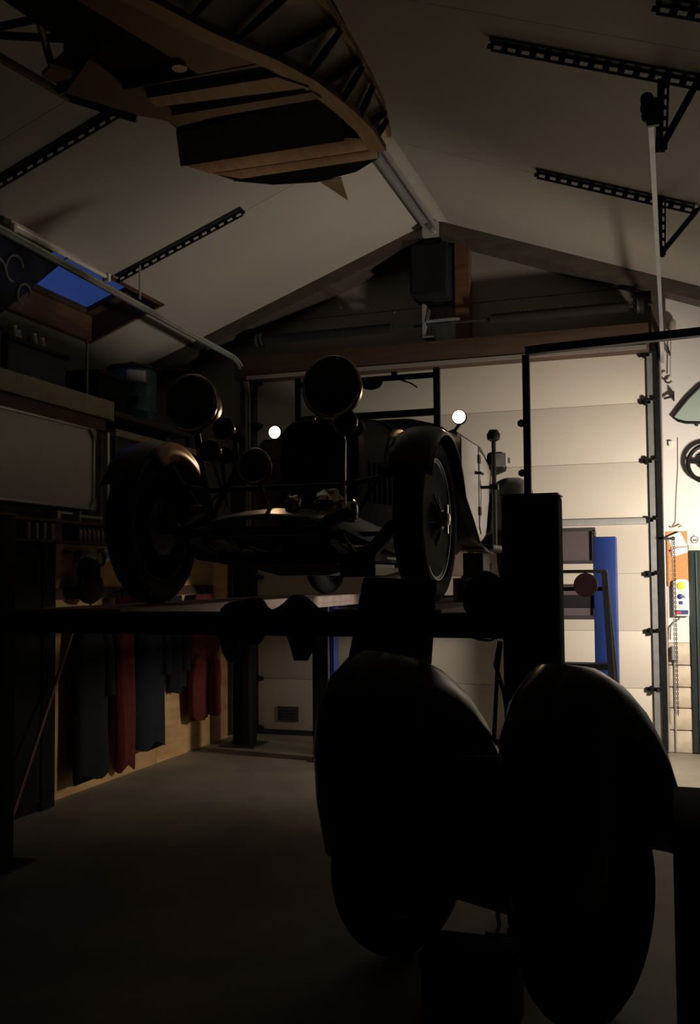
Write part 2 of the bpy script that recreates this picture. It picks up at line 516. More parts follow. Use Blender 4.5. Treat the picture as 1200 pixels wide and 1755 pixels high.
for z in (0.06, 0.53, 1.02, 1.505, 1.965, 2.47, 2.98, 3.39):
    for xa, sgn in ((-0.20, 1), (-3.83, -1)):
        mb = MB().box(min(xa-sgn*0.05, xa+sgn*0.04), max(xa-sgn*0.05, xa+sgn*0.04), D-0.03, D-0.008, z-0.016, z+0.016)
        mb.box(xa-0.014, xa+0.014, D-0.05, D-0.008, z-0.028, z+0.028)
        mb.tube([(xa-sgn*0.02, D-0.045, z+0.012), (xa+sgn*0.085, D-0.045, z+0.012)], 0.006, 6)
        mb.lathe([(0.018, 0), (0.018, 0.02)], (xa+sgn*0.06, D-0.055, z+0.012), (sgn, 0, 0), 10)
        build('roller_hinge', mb, 'black', door)
# tracks: uprights, bend, rails under the roof
def track(x, zr, yn, sgn):
    pts = [(x, D-0.06, 0.0), (x, D-0.06, 3.20)]
    R = 0.36
    for k in range(1, 9):
        a = PI/2*k/8
        pts.append((x, D-0.06-R*(1-math.cos(a)), 3.25+R*math.sin(a)-0.02))
    pts.append((x, yn, zr))
    return pts
lt = track(-3.92, 3.73, 2.6, -1)
build('track', MB().path(lt, 0.05, 0.022, (1, 0, 0)), 'galv', door, label='galvanised left track')
build('track_edge', MB().tube([(p[0]+0.028, p[1], p[2]) for p in lt], 0.007, 6), 'alum', door)
rtk = track(-0.055, 3.60, 4.65, 1)
build('track', MB().path(rtk[-2:], 0.026, 0.045, (0, 0, 1)).path(rtk[2:-1], 0.035, 0.03, (1, 0, 0)), 'galv', door, label='galvanised right track')
build('track_upright', MB().box(-0.185, -0.125, D-0.03, D-0.004, 0, 3.42), 'galv', door)
build('track_upright', MB().box(-0.125, -0.082, D-0.05, D-0.004, 0, 3.50), 'matte', door, label='dark side of the right track')
build('track_edge', MB().tube([(-0.073, D-0.03, 0.02), (-0.073, D-0.03, 3.55)], 0.008, 8), 'alum', door)
build('track_upright', MB().box(-4.0, -3.885, D-0.05, D+0.01, 0, 3.42), 'brownd', door)
# spring shaft
struct('trim_7', MB().box(-3.85, -0.18, 8.49, 8.505, 3.395, 3.43), 'gable', label='grey seal strip under the lintel')
build('spring_shaft', MB().tube([(-3.86, 8.58, 3.79), (-0.12, 8.58, 3.79)], 0.013, 8), 'steeld', door)
def spring(x0, x1):
    pr = []
    n = int((x1-x0)/0.02)
    for i in range(n+1):
        pr.append((0.040 if i % 2 else 0.046, (x1-x0)*i/n))
    return MB().lathe([(0.014, 0)]+pr+[(0.014, x1-x0)], (x0, 8.58, 3.79), (1, 0, 0), 14)
build('torsion_spring', spring(-3.72, -2.42), 'brownsp', door, label='dark coil spring on the shaft')
build('torsion_spring', spring(-1.50, -0.32), 'brownsp', door, label='dark coil spring on the shaft')
for x in (-3.78, -0.26):
    build('cable_drum', MB().lathe([(0.05, 0), (0.07, 0.01), (0.06, 0.03), (0.07, 0.06), (0.03, 0.07)], (x, 8.58, 3.79), (1, 0, 0), 16), 'steeld', door)
mb = MB().box(-2.12, -2.095, 8.53, GY, 3.66, 3.97).box(-2.10, -1.87, 8.80, GY, 3.66, 3.90).box(-2.08, -1.78, 8.52, 8.56, 3.80, 3.815)
mb.box(-2.10, -2.02, 8.52, 8.82, 3.66, 3.67)
build('centre_bracket', mb, 'galv', door)
mb = MB().box(-3.63, -3.42, D-0.02, D-0.004, 0.13, 0.27)
for k in range(4):
    mb.box(-3.60, -3.45, D-0.028, D-0.018, 0.155+k*0.026, 0.168+k*0.026)
build('vent_grille', mb, 'wframe', door, label='dark vent grille low in the door')
mb = MB().box(-2.02, -1.94, D-0.05, D-0.004, 0.49, 0.56)
mb.box(-2.0, -1.96, D-0.07, D-0.05, 0.50, 0.55)
build('latch', mb, 'steeld', door)

# green hatch door in the end wall (mostly out of the frame)
d2 = struct('door_2', loc=(0.5, D, 0), label='low dark green door in the end wall')
mb = MB().box(0.122, 0.85, D-0.03, D+0.03, 0.012, 1.70)
build('leaf', mb, 'green', d2, bevel=0.006)
mb = MB()
for x in (0.17, 0.33, 0.49, 0.65, 0.80):
    mb.box(x, x+0.012, D-0.045, D-0.028, 0.03, 1.68)
build('rib', mb, 'green', d2)
build('frame', MB().box(0.118, 0.87, D-0.02, D+0.02, 1.703, 1.745), 'alum', d2)

# ================================================================== ROOF BRACKETS (slotted steel)
def slotted(mb, a, b, h, upv, t=0.004, pitch=0.075, solid=0.035):
    a, b, u = Vector(a), Vector(b), Vector(upv).normalized()
    d = (b-a)
    L = d.length
    d.normalize()
    for off, hh in ((0, h*0.28), (h*0.72, h*0.28)):
        c = u*(off+hh/2)
        mb.bar(a+c, b+c, t, hh, u)
    n = int(L/pitch)
    for i in range(n+1):
        p = a + d*(i*L/n)
        q0 = p - d*(solid/2)
        q1 = p + d*(solid/2)
        mb.bar(q0+u*(h/2), q1+u*(h/2), t, h*0.5, u)
def roof_bar(x0, x1, y, label, group):
    o = thing('slotted_bracket', ((x0+x1)/2, y, roofz((x0+x1)/2)), label, 'bracket', group)
    mb = MB()
    a = (x0, y, roofz(x0)-0.008)
    b = (x1, y, roofz(x1)-0.008)
    mb.bar(a, b, 0.05, 0.006)
    n = Vector((0, 0, -1))
    slotted(mb, (x0, y+0.022, roofz(x0)-0.008), (x1, y+0.022, roofz(x1)-0.008), 0.052, n)
    build('bar', mb, 'steeld', o)
    return o
def hanger(o, p0, p1, nm='hanger'):
    mb = MB()
    slotted(mb, p0, p1, 0.04, (1, 0, 0) if abs(Vector(p1).x-Vector(p0).x) < 0.05 else Vector((0.8, 0, 0.5)), pitch=0.05, solid=0.022)
    mb.bar(Vector(p0)+Vector((0, 0.02, 0)), Vector(p1)+Vector((0, 0.02, 0)), 0.035, 0.004, (0, 1, 0))
    build(nm, mb, 'steeld', o)
G = 'slotted steel brackets hanging the door rails from the roof'
b1 = roof_bar(-0.85, 0.24, 4.95, 'long slotted steel bracket beside the pulley cluster on the right roof slope', G)
hanger(b1, (-0.005, 4.95, 3.95), (-0.025, 4.95, 3.58))
hanger(b1, (0.16, 4.95, 3.90), (-0.015, 4.95, 3.60), 'brace')
b2 = roof_bar(-0.84, 0.18, 6.68, 'slotted steel bracket on the right roof slope nearest the gable wall', G)
hanger(b2, (-0.035, 6.68, 3.98), (-0.045, 6.68, 3.60))
hanger(b2, (0.2, 6.68, 3.89), (-0.035, 6.68, 3.62), 'brace')
b3 = roof_bar(-0.02, 1.2, 4.33, 'slotted steel bracket cut by the top right corner of the photo', G)
b4 = roof_bar(-3.98, -2.95, 4.98, 'slotted steel bracket on the left roof slope passing under the hanging wooden frame', G)
b5 = roof_bar(-4.16, -3.07, 6.70, 'slotted steel bracket on the left roof slope beside the skylight', G)
build('hanger', MB().tube([(-3.94, 4.98, 3.98), (-3.94, 4.98, 3.74)], 0.008, 6), 'alum', b4)
build('hanger', MB().tube([(-3.95, 6.70, 3.97), (-3.95, 6.70, 3.70)], 0.008, 6), 'alum', b5)

# pulley head at the near end of the right rail
ph = thing('pulley_head', (-0.06, 4.64, 3.6), 'black pulley cluster on the near end of the right door rail', 'pulley')
for dx, z, r in ((-0.035, 3.685, 0.030), (-0.04, 3.645, 0.026), (-0.04, 3.605, 0.022), (0.0, 3.64, 0.022)):
    build('pulley', MB().lathe([(r, 0), (r*0.8, 0.012), (r, 0.024)], (-0.035+dx, 4.60, z), (0, 1, 0.1), 16), 'black', ph)
build('plate', MB().box(-0.075, -0.02, 4.63, 4.65, 3.57, 3.70), 'steeld', ph)

# fluorescent batten beside the left rail
fb = thing('batten_light', (-4.15, 5.93, 3.8), 'long pale fluorescent batten light on the left roof slope, switched off', 'ceiling light')
mb = MB()
mb.bar((-4.16, 5.33, 3.875), (-4.16, 6.52, 3.875), 0.10, 0.05, (0.35, 0, 1))
build('housing', mb, 'alum', fb, bevel=0.006)
build('tube', MB().tube([(-4.12, 5.38, 3.835), (-4.12, 6.47, 3.835)], 0.016, 10), 'white', fb)
for y in (5.35, 6.49):
    build('end_cap', MB().box(-4.15, -4.09, y-0.015, y+0.015, 3.80, 3.86), 'white', fb, bevel=0.004)

# heater box on the gable
sp = thing('wall_speaker', (-2.05, 8.6, 4.02), 'large black box mounted on the gable under the ridge', 'speaker')
build('cabinet', MB().prism([(-2.23, 8.50, 4.52), (-1.88, 8.50, 4.52), (-1.88, 8.44, 4.03), (-2.21, 8.44, 4.03)], (0, 0.36, 0)), 'matte', sp, bevel=0.01)
build('grille', MB().prism([(-2.20, 8.492, 4.49), (-1.91, 8.492, 4.49), (-1.91, 8.44, 4.06), (-2.185, 8.44, 4.06)], (0, -0.012, 0)), 'black', sp)
build('bracket', MB().box(-2.10, -2.0, 8.55, GY, 4.50, 4.56), 'steeld', sp)

# ================================================================== ITEMS ON THE RIGHT END WALL
cg = thing('car_window_glass', (0.25, D-0.03, 2.78), 'curved car side window glass with black rubber edge leaning high on the white wall', 'car glass')
poly = [(0.02, 2.835), (0.07, 2.90), (0.14, 2.985), (0.235, 3.075), (0.34, 3.13), (0.48, 3.15), (0.52, 2.80), (0.36, 2.775), (0.24, 2.775), (0.12, 2.785), (0.06, 2.805)]
build('glass', MB().prism([(x, D-0.035, z) for x, z in poly], (0, 0.012, 0)), 'greenglass', cg)
build('seal', MB().tube([(x, D-0.03, z) for x, z in poly], 0.013, 8, closed=True), 'black', cg)
build('hook', MB().box(0.2, 0.22, D-0.04, D, 2.75, 2.78).box(0.4, 0.42, D-0.04, D, 2.75, 2.78), 'steeld', cg)

sw = thing('steering_wheel', (0.30, D-0.08, 2.27), 'black three-spoke steering wheel hung on the white end wall', 'steering wheel')
sc = Vector((0.285, D-0.07, 2.425))
build('rim', MB().ring(sc, (0, 1, 0), 0.155, 0.019, 40, 10), 'black', sw)
build('hub', MB().lathe([(0.066, 0), (0.066, 0.03), (0.055, 0.045), (0.02, 0.05)], sc+Vector((0, 0.02, 0)), (0, -1, 0), 24), 'matte', sw)
for a in (0.15, PI-0.15, -PI/2):
    p = sc+Vector((math.cos(a)*0.15, 0, math.sin(a)*0.15))
    build('spoke', MB().bar(sc, p, 0.03, 0.012, (0, 1, 0)), 'black', sw)
build('peg', MB().tube([sc+Vector((0, 0.01, 0)), sc+Vector((0, 0.075, 0))], 0.012, 8), 'steeld', sw)

hk = thing('wall_hook', (-0.01, D, 3.0), 'dark T-shaped hook beside the track, high on the white wall', 'hook')
build('arm', MB().tube([(-0.05, D-0.03, 3.0), (0.03, D-0.06, 3.01)], 0.010, 8), 'steeld', hk)
build('plate', MB().box(0.028, 0.036, D-0.08, D, 2.975, 3.05), 'steeld', hk)
wbx = thing('cable_clamp', (0.0, D, 3.55), 'small pale clamp with a grey hook at the top of the track', 'clamp')
build('body', MB().lathe([(0.03, 0), (0.034, 0.02), (0.034, 0.09), (0.02, 0.11)], (0.03, D-0.05, 3.56), (0, 0, 1), 12), 'alum', wbx)
build('hook', MB().ring((0.0, D-0.05, 3.40), (1, 0, 0.2), 0.035, 0.008, 14, 6, 0.5, 5.0), 'steeld', wbx)
build('hook', MB().ring((-0.01, D-0.05, 3.16), (0, 1, 0.2), 0.03, 0.008, 14, 6, 0.5, 5.0), 'steeld', wbx)
build('stem', MB().tube([(0.02, D-0.04, 3.56), (0.005, D-0.04, 3.18)], 0.005, 6), 'greyp', wbx)
sck = tag(build('wall_clip', MB().box(-0.02, 0.01, D-0.025, D-0.001, 2.59, 2.625).box(-0.022, 0.012, D-0.03, D-0.001, 2.625, 2.632), 'white'), 'small white clip on the wall below the T-shaped hook', 'clip')
wire = tag(build('wall_wire', MB().tube([(0.055, D-0.006, 2.66), (0.05, D-0.006, 2.4), (0.03, D-0.006, 2.15), (0.02, D-0.006, 1.95), (0.0, D-0.02, 1.90)], 0.0035, 6), 'greyp'), 'thin grey wire running down the white wall left of the steering wheel', 'wire')
rope = tag(build('rope_end', MB().tube([(-0.02, D-0.02, 1.905), (0.0, D-0.03, 1.895), (0.03, D-0.03, 1.905), (0.06, D-0.03, 1.92), (0.075, D-0.03, 1.905), (0.06, D-0.03, 1.895)], 0.006, 6), 'cream'), 'loose knotted rope end lying above the notice board', 'rope')

nb = thing('notice_board', (0.03, D, 1.40), 'orange cork notice board with two tilted white papers', 'notice board')
build('cork_sheet', MB().box(-0.06, 0.112, D-0.016, D-0.001, 1.40, 1.862), 'cork', nb)
pa = tag(build('paper_sheet', MB().prism([(-0.052, D-0.022, 1.825), (0.055, D-0.026, 1.858), (0.112, D-0.024, 1.735), (-0.02, D-0.021, 1.735)], (0, 0.003, 0)), 'paper'), 'white paper sheet pinned askew at the top of the cork board', 'paper')
pb = tag(build('paper_sheet', MB().prism([(-0.022, D-0.026, 1.728), (0.112, D-0.03, 1.730), (0.110, D-0.028, 1.685), (-0.015, D-0.026, 1.645)], (0, 0.003, 0)), 'paper'), 'smaller white paper strip under the tilted sheet on the cork board', 'paper')
pen = tag(build('marker_pen', MB().tube([(-0.05, D-0.03, 1.822), (0.035, D-0.034, 1.858)], 0.005, 8), 'black'), 'black pen resting along the top of the pinned paper', 'pen')
st = tag(build('string', MB().tube([(-0.018, D-0.03, 1.705), (0.03, D-0.034, 1.725), (0.11, D-0.034, 1.728)], 0.003, 6), 'greyp'), 'dark string across the white papers', 'string')
kn = tag(build('push_pin', MB().lathe([(0.011, 0), (0.006, 0.006), (0.010, 0.014), (0.008, 0.02)], (-0.022, D-0.016, 1.70), (0, -1, 0), 12), 'redp'), 'red push pin at the left edge of the papers', 'pin')

cb = thing('door_control_box', (0.05, D, 1.15), 'white wall control box with yellow top and blue buttons', 'control box')
out = [(-0.008, 1.15), (0.112, 1.15), (0.112, 1.435)]
for k in range(9):
    a = PI*k/8
    out.append((0.052+0.06*math.cos(a), 1.435+0.025*math.sin(a)))
build('case', MB().prism([(x, D-0.065, z) for x, z in out], (0, 0.048, 0)), 'white', cb, bevel=0.004)
build('lamp_cover', MB().lathe([(0.034, 0), (0.032, 0.008), (0.02, 0.014), (0.001, 0.016)], (0.052, D-0.064, 1.405), (0, -1, 0), 20), 'yellow', cb, label='yellow warning lamp cover')
build('button', MB().lathe([(0.022, 0), (0.022, 0.012), (0.016, 0.016)], (0.045, D-0.064, 1.315), (0, -1, 0), 18), 'bluep', cb, label='dark blue round button')
build('key_switch', MB().lathe([(0.014, 0), (0.014, 0.008), (0.01, 0.01)], (0.082, D-0.064, 1.315), (0, -1, 0), 14), 'alum', cb)
build('button', MB().box(0.033, 0.062, D-0.072, D-0.064, 1.248, 1.275), 'bluep', cb, label='blue square button')
build('label_strip', MB().box(0.0, 0.104, D-0.069, D-0.064, 1.165, 1.20), 'bluep', cb, label='blue printed label strip')
build('red_mark', MB().box(0.006, 0.05, D-0.071, D-0.068, 1.17, 1.19), 'redp', cb, label='red block on the label strip')
build('small_print', MB().box(0.03, 0.085, D-0.0665, D-0.064, 1.352, 1.356), 'greyp', cb)
build('cable_tail', MB().tube([(0.05, D-0.02, 1.155), (0.03, D-0.02, 1.12), (-0.01, D-0.02, 1.10), (-0.04, D-0.03, 1.06), (-0.045, D-0.03, 0.95)], 0.006, 8), 'greyp', cb)

ch = thing('hand_chain', (-0.015, 8.62, 0.35), 'dark hanging hand chain loop beside the door track', 'chain')
for x in (-0.012, 0.004):
    mb = MB()
    z = 1.78
    k = 0
    while z > 0.32:
        c = Vector((x, 8.62, z))
        if k % 2:
            pts = [c+Vector((0.006*math.cos(a), 0, 0.013*math.sin(a))) for a in [i*PI/3 for i in range(6)]]
        else:
            pts = [c+Vector((0, 0.006*math.cos(a), 0.013*math.sin(a))) for a in [i*PI/3 for i in range(6)]]
        mb.tube(pts, 0.0028, 4, closed=True)
        z -= 0.019
        k += 1
    build('chain_strand', mb, 'galv' if x < 0 else 'steeld', ch)
build('chain_wheel', MB().lathe([(0.014, 0), (0.018, 0.008), (0.014, 0.016)], (-0.004, 8.60, 1.80), (0, 1, 0), 14).box(-0.08, 0.01, 8.61, 8.63, 1.79, 1.81), 'steeld', ch)
jb = thing('junction_box', (0.0, D, 0.78), 'small grey junction box on the wall above the concrete blocks', 'junction box')
build('case', MB().box(-0.04, 0.018, D-0.045, D-0.004, 0.78, 0.895), 'greyp', jb, bevel=0.004)
build('gland', MB().lathe([(0.014, 0), (0.010, 0.02)], (-0.012, D-0.025, 0.782), (0, 0, -1), 10), 'steeld', jb)
cp = tag(build('conduit_pipe', MB().tube([(-0.018, D-0.012, 0.02), (-0.018, D-0.012, 0.77)], 0.007, 8), 'greyp'), 'thin grey conduit pipe down the concrete blocks', 'pipe')
kr = thing('round_badge', (0.17, D, 1.75), 'small round green and silver badge above the green door', 'badge')
build('ring', MB().ring((0.172, D-0.012, 1.79), (0, 1, 0), 0.027, 0.005, 24, 6), 'alum', kr)
build('disc', MB().lathe([(0.024, 0), (0.024, 0.008)], (0.172, D-0.002, 1.79), (0, -1, 0), 20), 'white', kr)
build('print', MB().box(0.156, 0.188, D-0.013, D-0.009, 1.780, 1.792), 'green', kr)
build('hanger', MB().box(0.167, 0.177, D-0.01, D-0.001, 1.815, 1.835), 'alum', kr)

# ================================================================== LEFT SIDE: SHELVES, BOARD, CLOTHES
ms = thing('mezzanine_shelf', (-4.6, 5.2, 2.62), 'long deep shelf with pale front boards above the whiteboard', 'shelf')
build('deck', MB().box(-5.3, -4.05, 2.0, 6.42, 2.76, 2.80), 'brownd', ms)
build('front_board', MB().box(-4.05, -4.02, 2.0, 6.44, 2.705, 2.845), 'shelfp', ms, label='pale front board', bevel=0.004)
build('lower_rail', MB().box(-4.09, -4.05, 2.0, 6.38, 2.615, 2.70), 'brown', ms)
build('end_board', MB().box(-5.2, -4.03, 6.42, 6.46, 2.70, 2.84), 'shelfp', ms)
build('post', MB().tube([(-4.10, 6.20, 2.80), (-4.10, 6.20, 3.27)], 0.010, 8), 'greyp', ms, label='thin metal post')
ws = thing('wall_shelf', (-4.5, 7.3, 2.6), 'double board shelf running on to the corner beside the long pale shelf', 'shelf')
build('upper_board', MB().box(-5.2, -4.03, 6.47, 7.75, 2.745, 2.785), 'brownd', ws)
build('lower_board', MB().box(-5.2, -4.02, 6.47, 8.35, 2.595, 2.645), 'shelfp', ws, label='pale lower board')
build('bracket', MB().box(-4.08, -4.04, 6.49, 6.53, 1.75, 2.595), 'brownd', ws)
build('bracket', MB().box(-4.08, -4.04, 7.70, 7.74, 2.645, 2.745), 'brownd', ws)

bd = thing('whiteboard', (-4.02, 5.3, 2.0), 'large blank whiteboard with thin metal frame on the left wall', 'whiteboard')
build('panel', MB().box(-4.055, -4.03, 4.30, 6.17, 2.02, 2.585), 'board', bd)
mb = MB().box(-4.05, -4.015, 4.28, 6.19, 2.585, 2.603).box(-4.05, -4.015, 4.28, 6.19, 2.002, 2.02).box(-4.05, -4.015, 6.165, 6.185, 2.0, 2.603)
build('frame', mb, 'alum', bd, bevel=0.003)
for z, s in ((2.60, -1), (2.005, 1)):
    build('corner_cap', MB().prism([(-4.018, 6.188, z), (-4.018, 6.10, z), (-4.018, 6.188, z+s*0.09)], (0.008, 0, 0)), 'greyp', bd)
for y in (4.6, 5.9):
    build('bracket', MB().box(-4.07, -4.05, y, y+0.04, 2.1, 2.2), 'greyp', bd)
tr = thing('tool_rail', (-4.0, 5.9, 1.9), 'brown ledge with pale brackets below the whiteboard', 'shelf')
build('ledge', MB().box(-4.06, -3.93, 4.3, 6.34, 1.885, 1.905), 'brown', tr)
build('holder', MB().box(-4.02, -3.97, 5.66, 5.70, 1.905, 1.965).box(-4.02, -3.97, 5.70, 5.84, 1.95, 1.965), 'alum', tr)
build('holder', MB().box(-4.02, -3.97, 5.92, 5.94, 1.905, 1.98).box(-4.02, -3.97, 5.94, 6.22, 1.935, 1.955), 'alum', tr)
build('post', MB().box(-4.03, -3.995, 6.315, 6.345, 1.905, 2.595), 'alum', tr, label='pale upright post')
build('back_panel', MB().box(-4.06, -4.03, 5.60, 5.80, 1.75, 1.885), 'greyp', tr)
ld = thing('bottle_ledge', (-4.0, 5.8, 1.75), 'narrow dark ledge carrying rows of small bottles', 'shelf')
build('board', MB().box(-4.06, -3.90, 5.0, 6.40, 1.746, 1.762), 'brownd', ld)
ORD = ['first', 'second', 'third', 'fourth', 'fifth', 'sixth', 'seventh', 'last']
def bottle(label, group):
    o = thing('small_bottle', (0, 0, 0), label, 'bottle', group)
    build('body', MB().lathe([(0.020, 0), (0.021, 0.005), (0.021, 0.08), (0.012, 0.092), (0.010, 0.10)], (0, 0, 0), (0, 0, 1), 14), 'bottle', o)
    build('cap', MB().lathe([(0.012, 0.10), (0.012, 0.118), (0.009, 0.12)], (0, 0, 0), (0, 0, 1), 12), 'steeld', o)
    return o
bt = bottle('small bottle in the row of eight on the ledge right of the grey panel', 'row of eight small bottles')
for i in range(8):
    y = 5.915+0.056*i
    o = bt if i == 0 else copy_tree(bt, (0, 0, 0))
    o['label'] = ORD[i]+' small bottle from the left in the row of eight on the dark ledge'
    o.location = (-3.97, y, 1.762)
tn = thing('small_tin', (-3.97, 5.32, 1.762), 'first small tin from the left in the row of four on the dark ledge', 'tin', 'row of four small tins')
build('body', MB().lathe([(0.028, 0), (0.030, 0.004), (0.030, 0.105), (0.028, 0.11)], (-3.97, 5.32, 1.762), (0, 0, 1), 14), 'bottle', tn)
build('lid', MB().lathe([(0.026, 0.11), (0.026, 0.118)], (-3.97, 5.32, 1.762), (0, 0, 1), 14), 'steeld', tn)
for i in range(1, 4):
    copy_tree(tn, (-3.97, 5.32+0.085*i, 1.762))['label'] = ORD[i]+' small tin from the left in the row of four on the dark ledge'

# things on the plywood board between the ledge and the lift
ck = thing('round_sticker', (-4.02, 6.34, 1.62), 'small round white dial on the plywood wall beside the left wheel', 'dial')
build('disc', MB().lathe([(0.052, 0), (0.052, 0.012), (0.046, 0.014)], (-4.029, 6.34, 1.675), (1, 0, 0), 24), 'paper', ck)
build('centre_print', MB().lathe([(0.026, 0.014), (0.026, 0.017)], (-4.029, 6.34, 1.675), (1, 0, 0), 16), 'greyp', ck)
def lump(c, sx, sy, sz, seed=0, amp=0.12, n=14, m=9):
    rings = []
    for j in range(m):
        ph_ = PI*(j+0.5)/m
        r = []
        for k in range(n):
            t = 2*PI*k/n
            p = Vector((math.sin(ph_)*math.cos(t), math.sin(ph_)*math.sin(t), math.cos(ph_)))
            q = 1+amp*noise.noise(p*1.7+Vector((seed*3.1, seed*1.3, 0)))*2
            r.append((c[0]+p.x*sx*q, c[1]+p.y*sy*q, c[2]+p.z*sz*q))
        rings.append(r)
    return MB().loft(rings)
cap = thing('pale_cap', (-3.98, 6.10, 1.60), 'pale cloth cap hung on the plywood wall', 'cap')
build('crown', lump((-3.985, 6.04, 1.645), 0.04, 0.10, 0.055, 2), 'pale', cap)
build('peak', MB().prism([(-3.99, 5.95, 1.60), (-3.99, 6.12, 1.60), (-3.93, 6.09, 1.585), (-3.93, 5.98, 1.585)], (0, 0, 0.008)), 'pale', cap)
hd = thing('hooded_jacket', (-3.95, 5.95, 1.0), 'dark hooded jacket with a rounded hood hung left of the pale cap', 'jacket')
build('hood', lump((-3.90, 5.93, 1.56), 0.075, 0.10, 0.095, 5, 0.06), 'rag', hd)
build('body', lump((-3.90, 5.95, 1.44), 0.07, 0.15, 0.11, 6, 0.05), 'rag', hd)
rl = tag(build('red_strap_loop', MB().ring((-3.985, 6.21, 1.655), (1, 0, 0), 0.055, 0.013, 24, 8, 0.3, 5.3), 'maroon'), 'dark red strap loop hung between the cap and the round dial', 'strap')
bh = tag(build('board_hook', MB().lathe([(0.012, 0), (0.012, 0.03), (0.016, 0.035)], (-4.029, 5.83, 1.69), (1, 0, 0), 10), 'steeld'), 'small dark peg near the top left of the plywood wall', 'peg')

# coat rail and work clothes
rail = thing('coat_rail', (-4.0, 6.9, 1.38), 'dark timber coat rail with pegs on the plywood wall', 'coat rail')
build('rail_board', MB().box(-4.03, -4.005, 5.68, 8.1, 1.36, 1.44), 'brownd', rail)
for y in (6.02, 6.46, 6.86, 7.20, 7.78):
    build('peg', MB().tube([(-4.01, y, 1.40), (-3.93, y, 1.42)], 0.011, 8), 'steeld', rail)
def garment(y0, y1, z0, z1, seed, legs=False, depth=0.075, taper=0.75):
    mbs = []
    yc, hw = (y0+y1)/2, (y1-y0)/2
    spans = [(-1, 1)] if not legs else [(-1, -0.06), (0.06, 1)]
    for si, (a, b) in enumerate(spans):
        rings = []
        n = 22
        for j in range(11):
            t = j/10
            z = z0+(z1-z0)*t
            wsc = 1-(1-taper)*max(0, (t-0.6)/0.4)**1.5
            c = yc+hw*(a+b)/2*wsc+0.012*math.sin(seed*3+t*5)
            h = hw*(b-a)/2*wsc
            r = []
            for k in range(n):
                an = 2*PI*k/n
                fold = 1+0.22*math.sin(5*an+seed+si)*(1-0.5*t)
                dy = math.cos(an)*h*(1+0.05*math.sin(seed*2+t*7))
                dx = math.sin(an)*depth*fold*(0.8 if t < 0.9 else 0.5)
                zz = z+(0.022*math.sin(an*3+seed)+0.012*math.sin(an*5+seed*2) if j == 0 else 0)
                r.append((-3.915+dx, c+dy, zz))
            rings.append(r)
        mbs.append(MB().loft(rings))
    out_ = MB()
    for m_ in mbs:
        out_.add(m_.v, m_.f)
    return out_
G = 'work clothes hanging from the coat rail'
def cloth(name, label, cat, y0, y1, z0, m, seed, legs=False, sleeve=True, ztop=1.36):
    o = thing(name, (-3.92, (y0+y1)/2, z0), label, cat, G)
    zt = ztop-0.55 if legs and z0 < 0.2 else ztop
    if legs:
        build('trousers', garment(y0, y1, z0, ztop-0.5, seed, True), m, o)
        build('bodice', garment(y0, y1, ztop-0.52, ztop, seed+1, False, 0.07, 0.6), m, o)
    else:
        build('body', garment(y0, y1, z0, ztop, seed), m, o)
        if sleeve:
            ym = y1-0.08
            build('sleeve', MB().tube([(-3.90, ym-0.04, ztop-0.08), (-3.87, ym, ztop-0.3), (-3.86, ym+0.01, ztop-0.62)], [0.05, 0.055, 0.05], 10), m, o)
    build('loop', MB().tube([(-3.93, (y0+y1)/2, ztop-0.01), (-3.93, (y0+y1)/2, 1.43)], 0.006, 6), 'steeld', o)
    return o
cloth('long_coat', 'long near-black coat hanging nearest the camera on the coat rail', 'coat', 5.80, 6.20, 0.12, 'navy', 1.0, ztop=1.29)
cloth('red_coverall', 'long red coverall with blue hem squeezed between two dark coats', 'coverall', 6.30, 6.54, 0.10, 'red', 2.2, sleeve=False)
cloth('blue_coat', 'long dark blue coat right of the long red coverall', 'coat', 6.60, 7.02, 0.20, 'bluecl', 3.1)
cloth('short_jacket', 'short dark blue jacket ending above the others on the rail', 'jacket', 7.09, 7.34, 0.58, 'navy', 4.3)
cloth('red_overalls', 'short red overalls with two legs, hanging apart near the door end', 'overalls', 7.50, 8.02, 0.30, 'red', 5.2, legs=True, sleeve=False)

pl = thing('long_pole', (-3.75, 5.0, 0), 'long thin reddish wooden pole leaning left of the hanging coats', 'pole')
build('shaft', MB().tube([(-3.80, 4.95, 0.03), (-3.90, 5.77, 1.20)], 0.013, 10), 'hosec', pl)
build('ferrule', MB().tube([(-3.80, 4.948, 0.0), (-3.802, 4.965, 0.05)], 0.016, 10), 'steeld', pl)
dp = thing('dark_locker', (-3.95, 5.2, 0), 'tall dark narrow locker on the left wall at the photo edge', 'locker')
build('side_panel', MB().box(-4.05, -3.92, 5.44, 5.58, 0.0, 1.74), 'matte', dp, bevel=0.006)
build('carcass', MB().box(-4.055, -3.95, 4.2, 5.44, 0.0, 1.74), 'matte', dp)
build('door', MB().box(-3.95, -3.93, 4.22, 4.82, 0.06, 1.70), 'matte', dp, bevel=0.004)
build('door', MB().box(-3.95, -3.93, 4.83, 5.43, 0.06, 1.70), 'matte', dp, bevel=0.004)

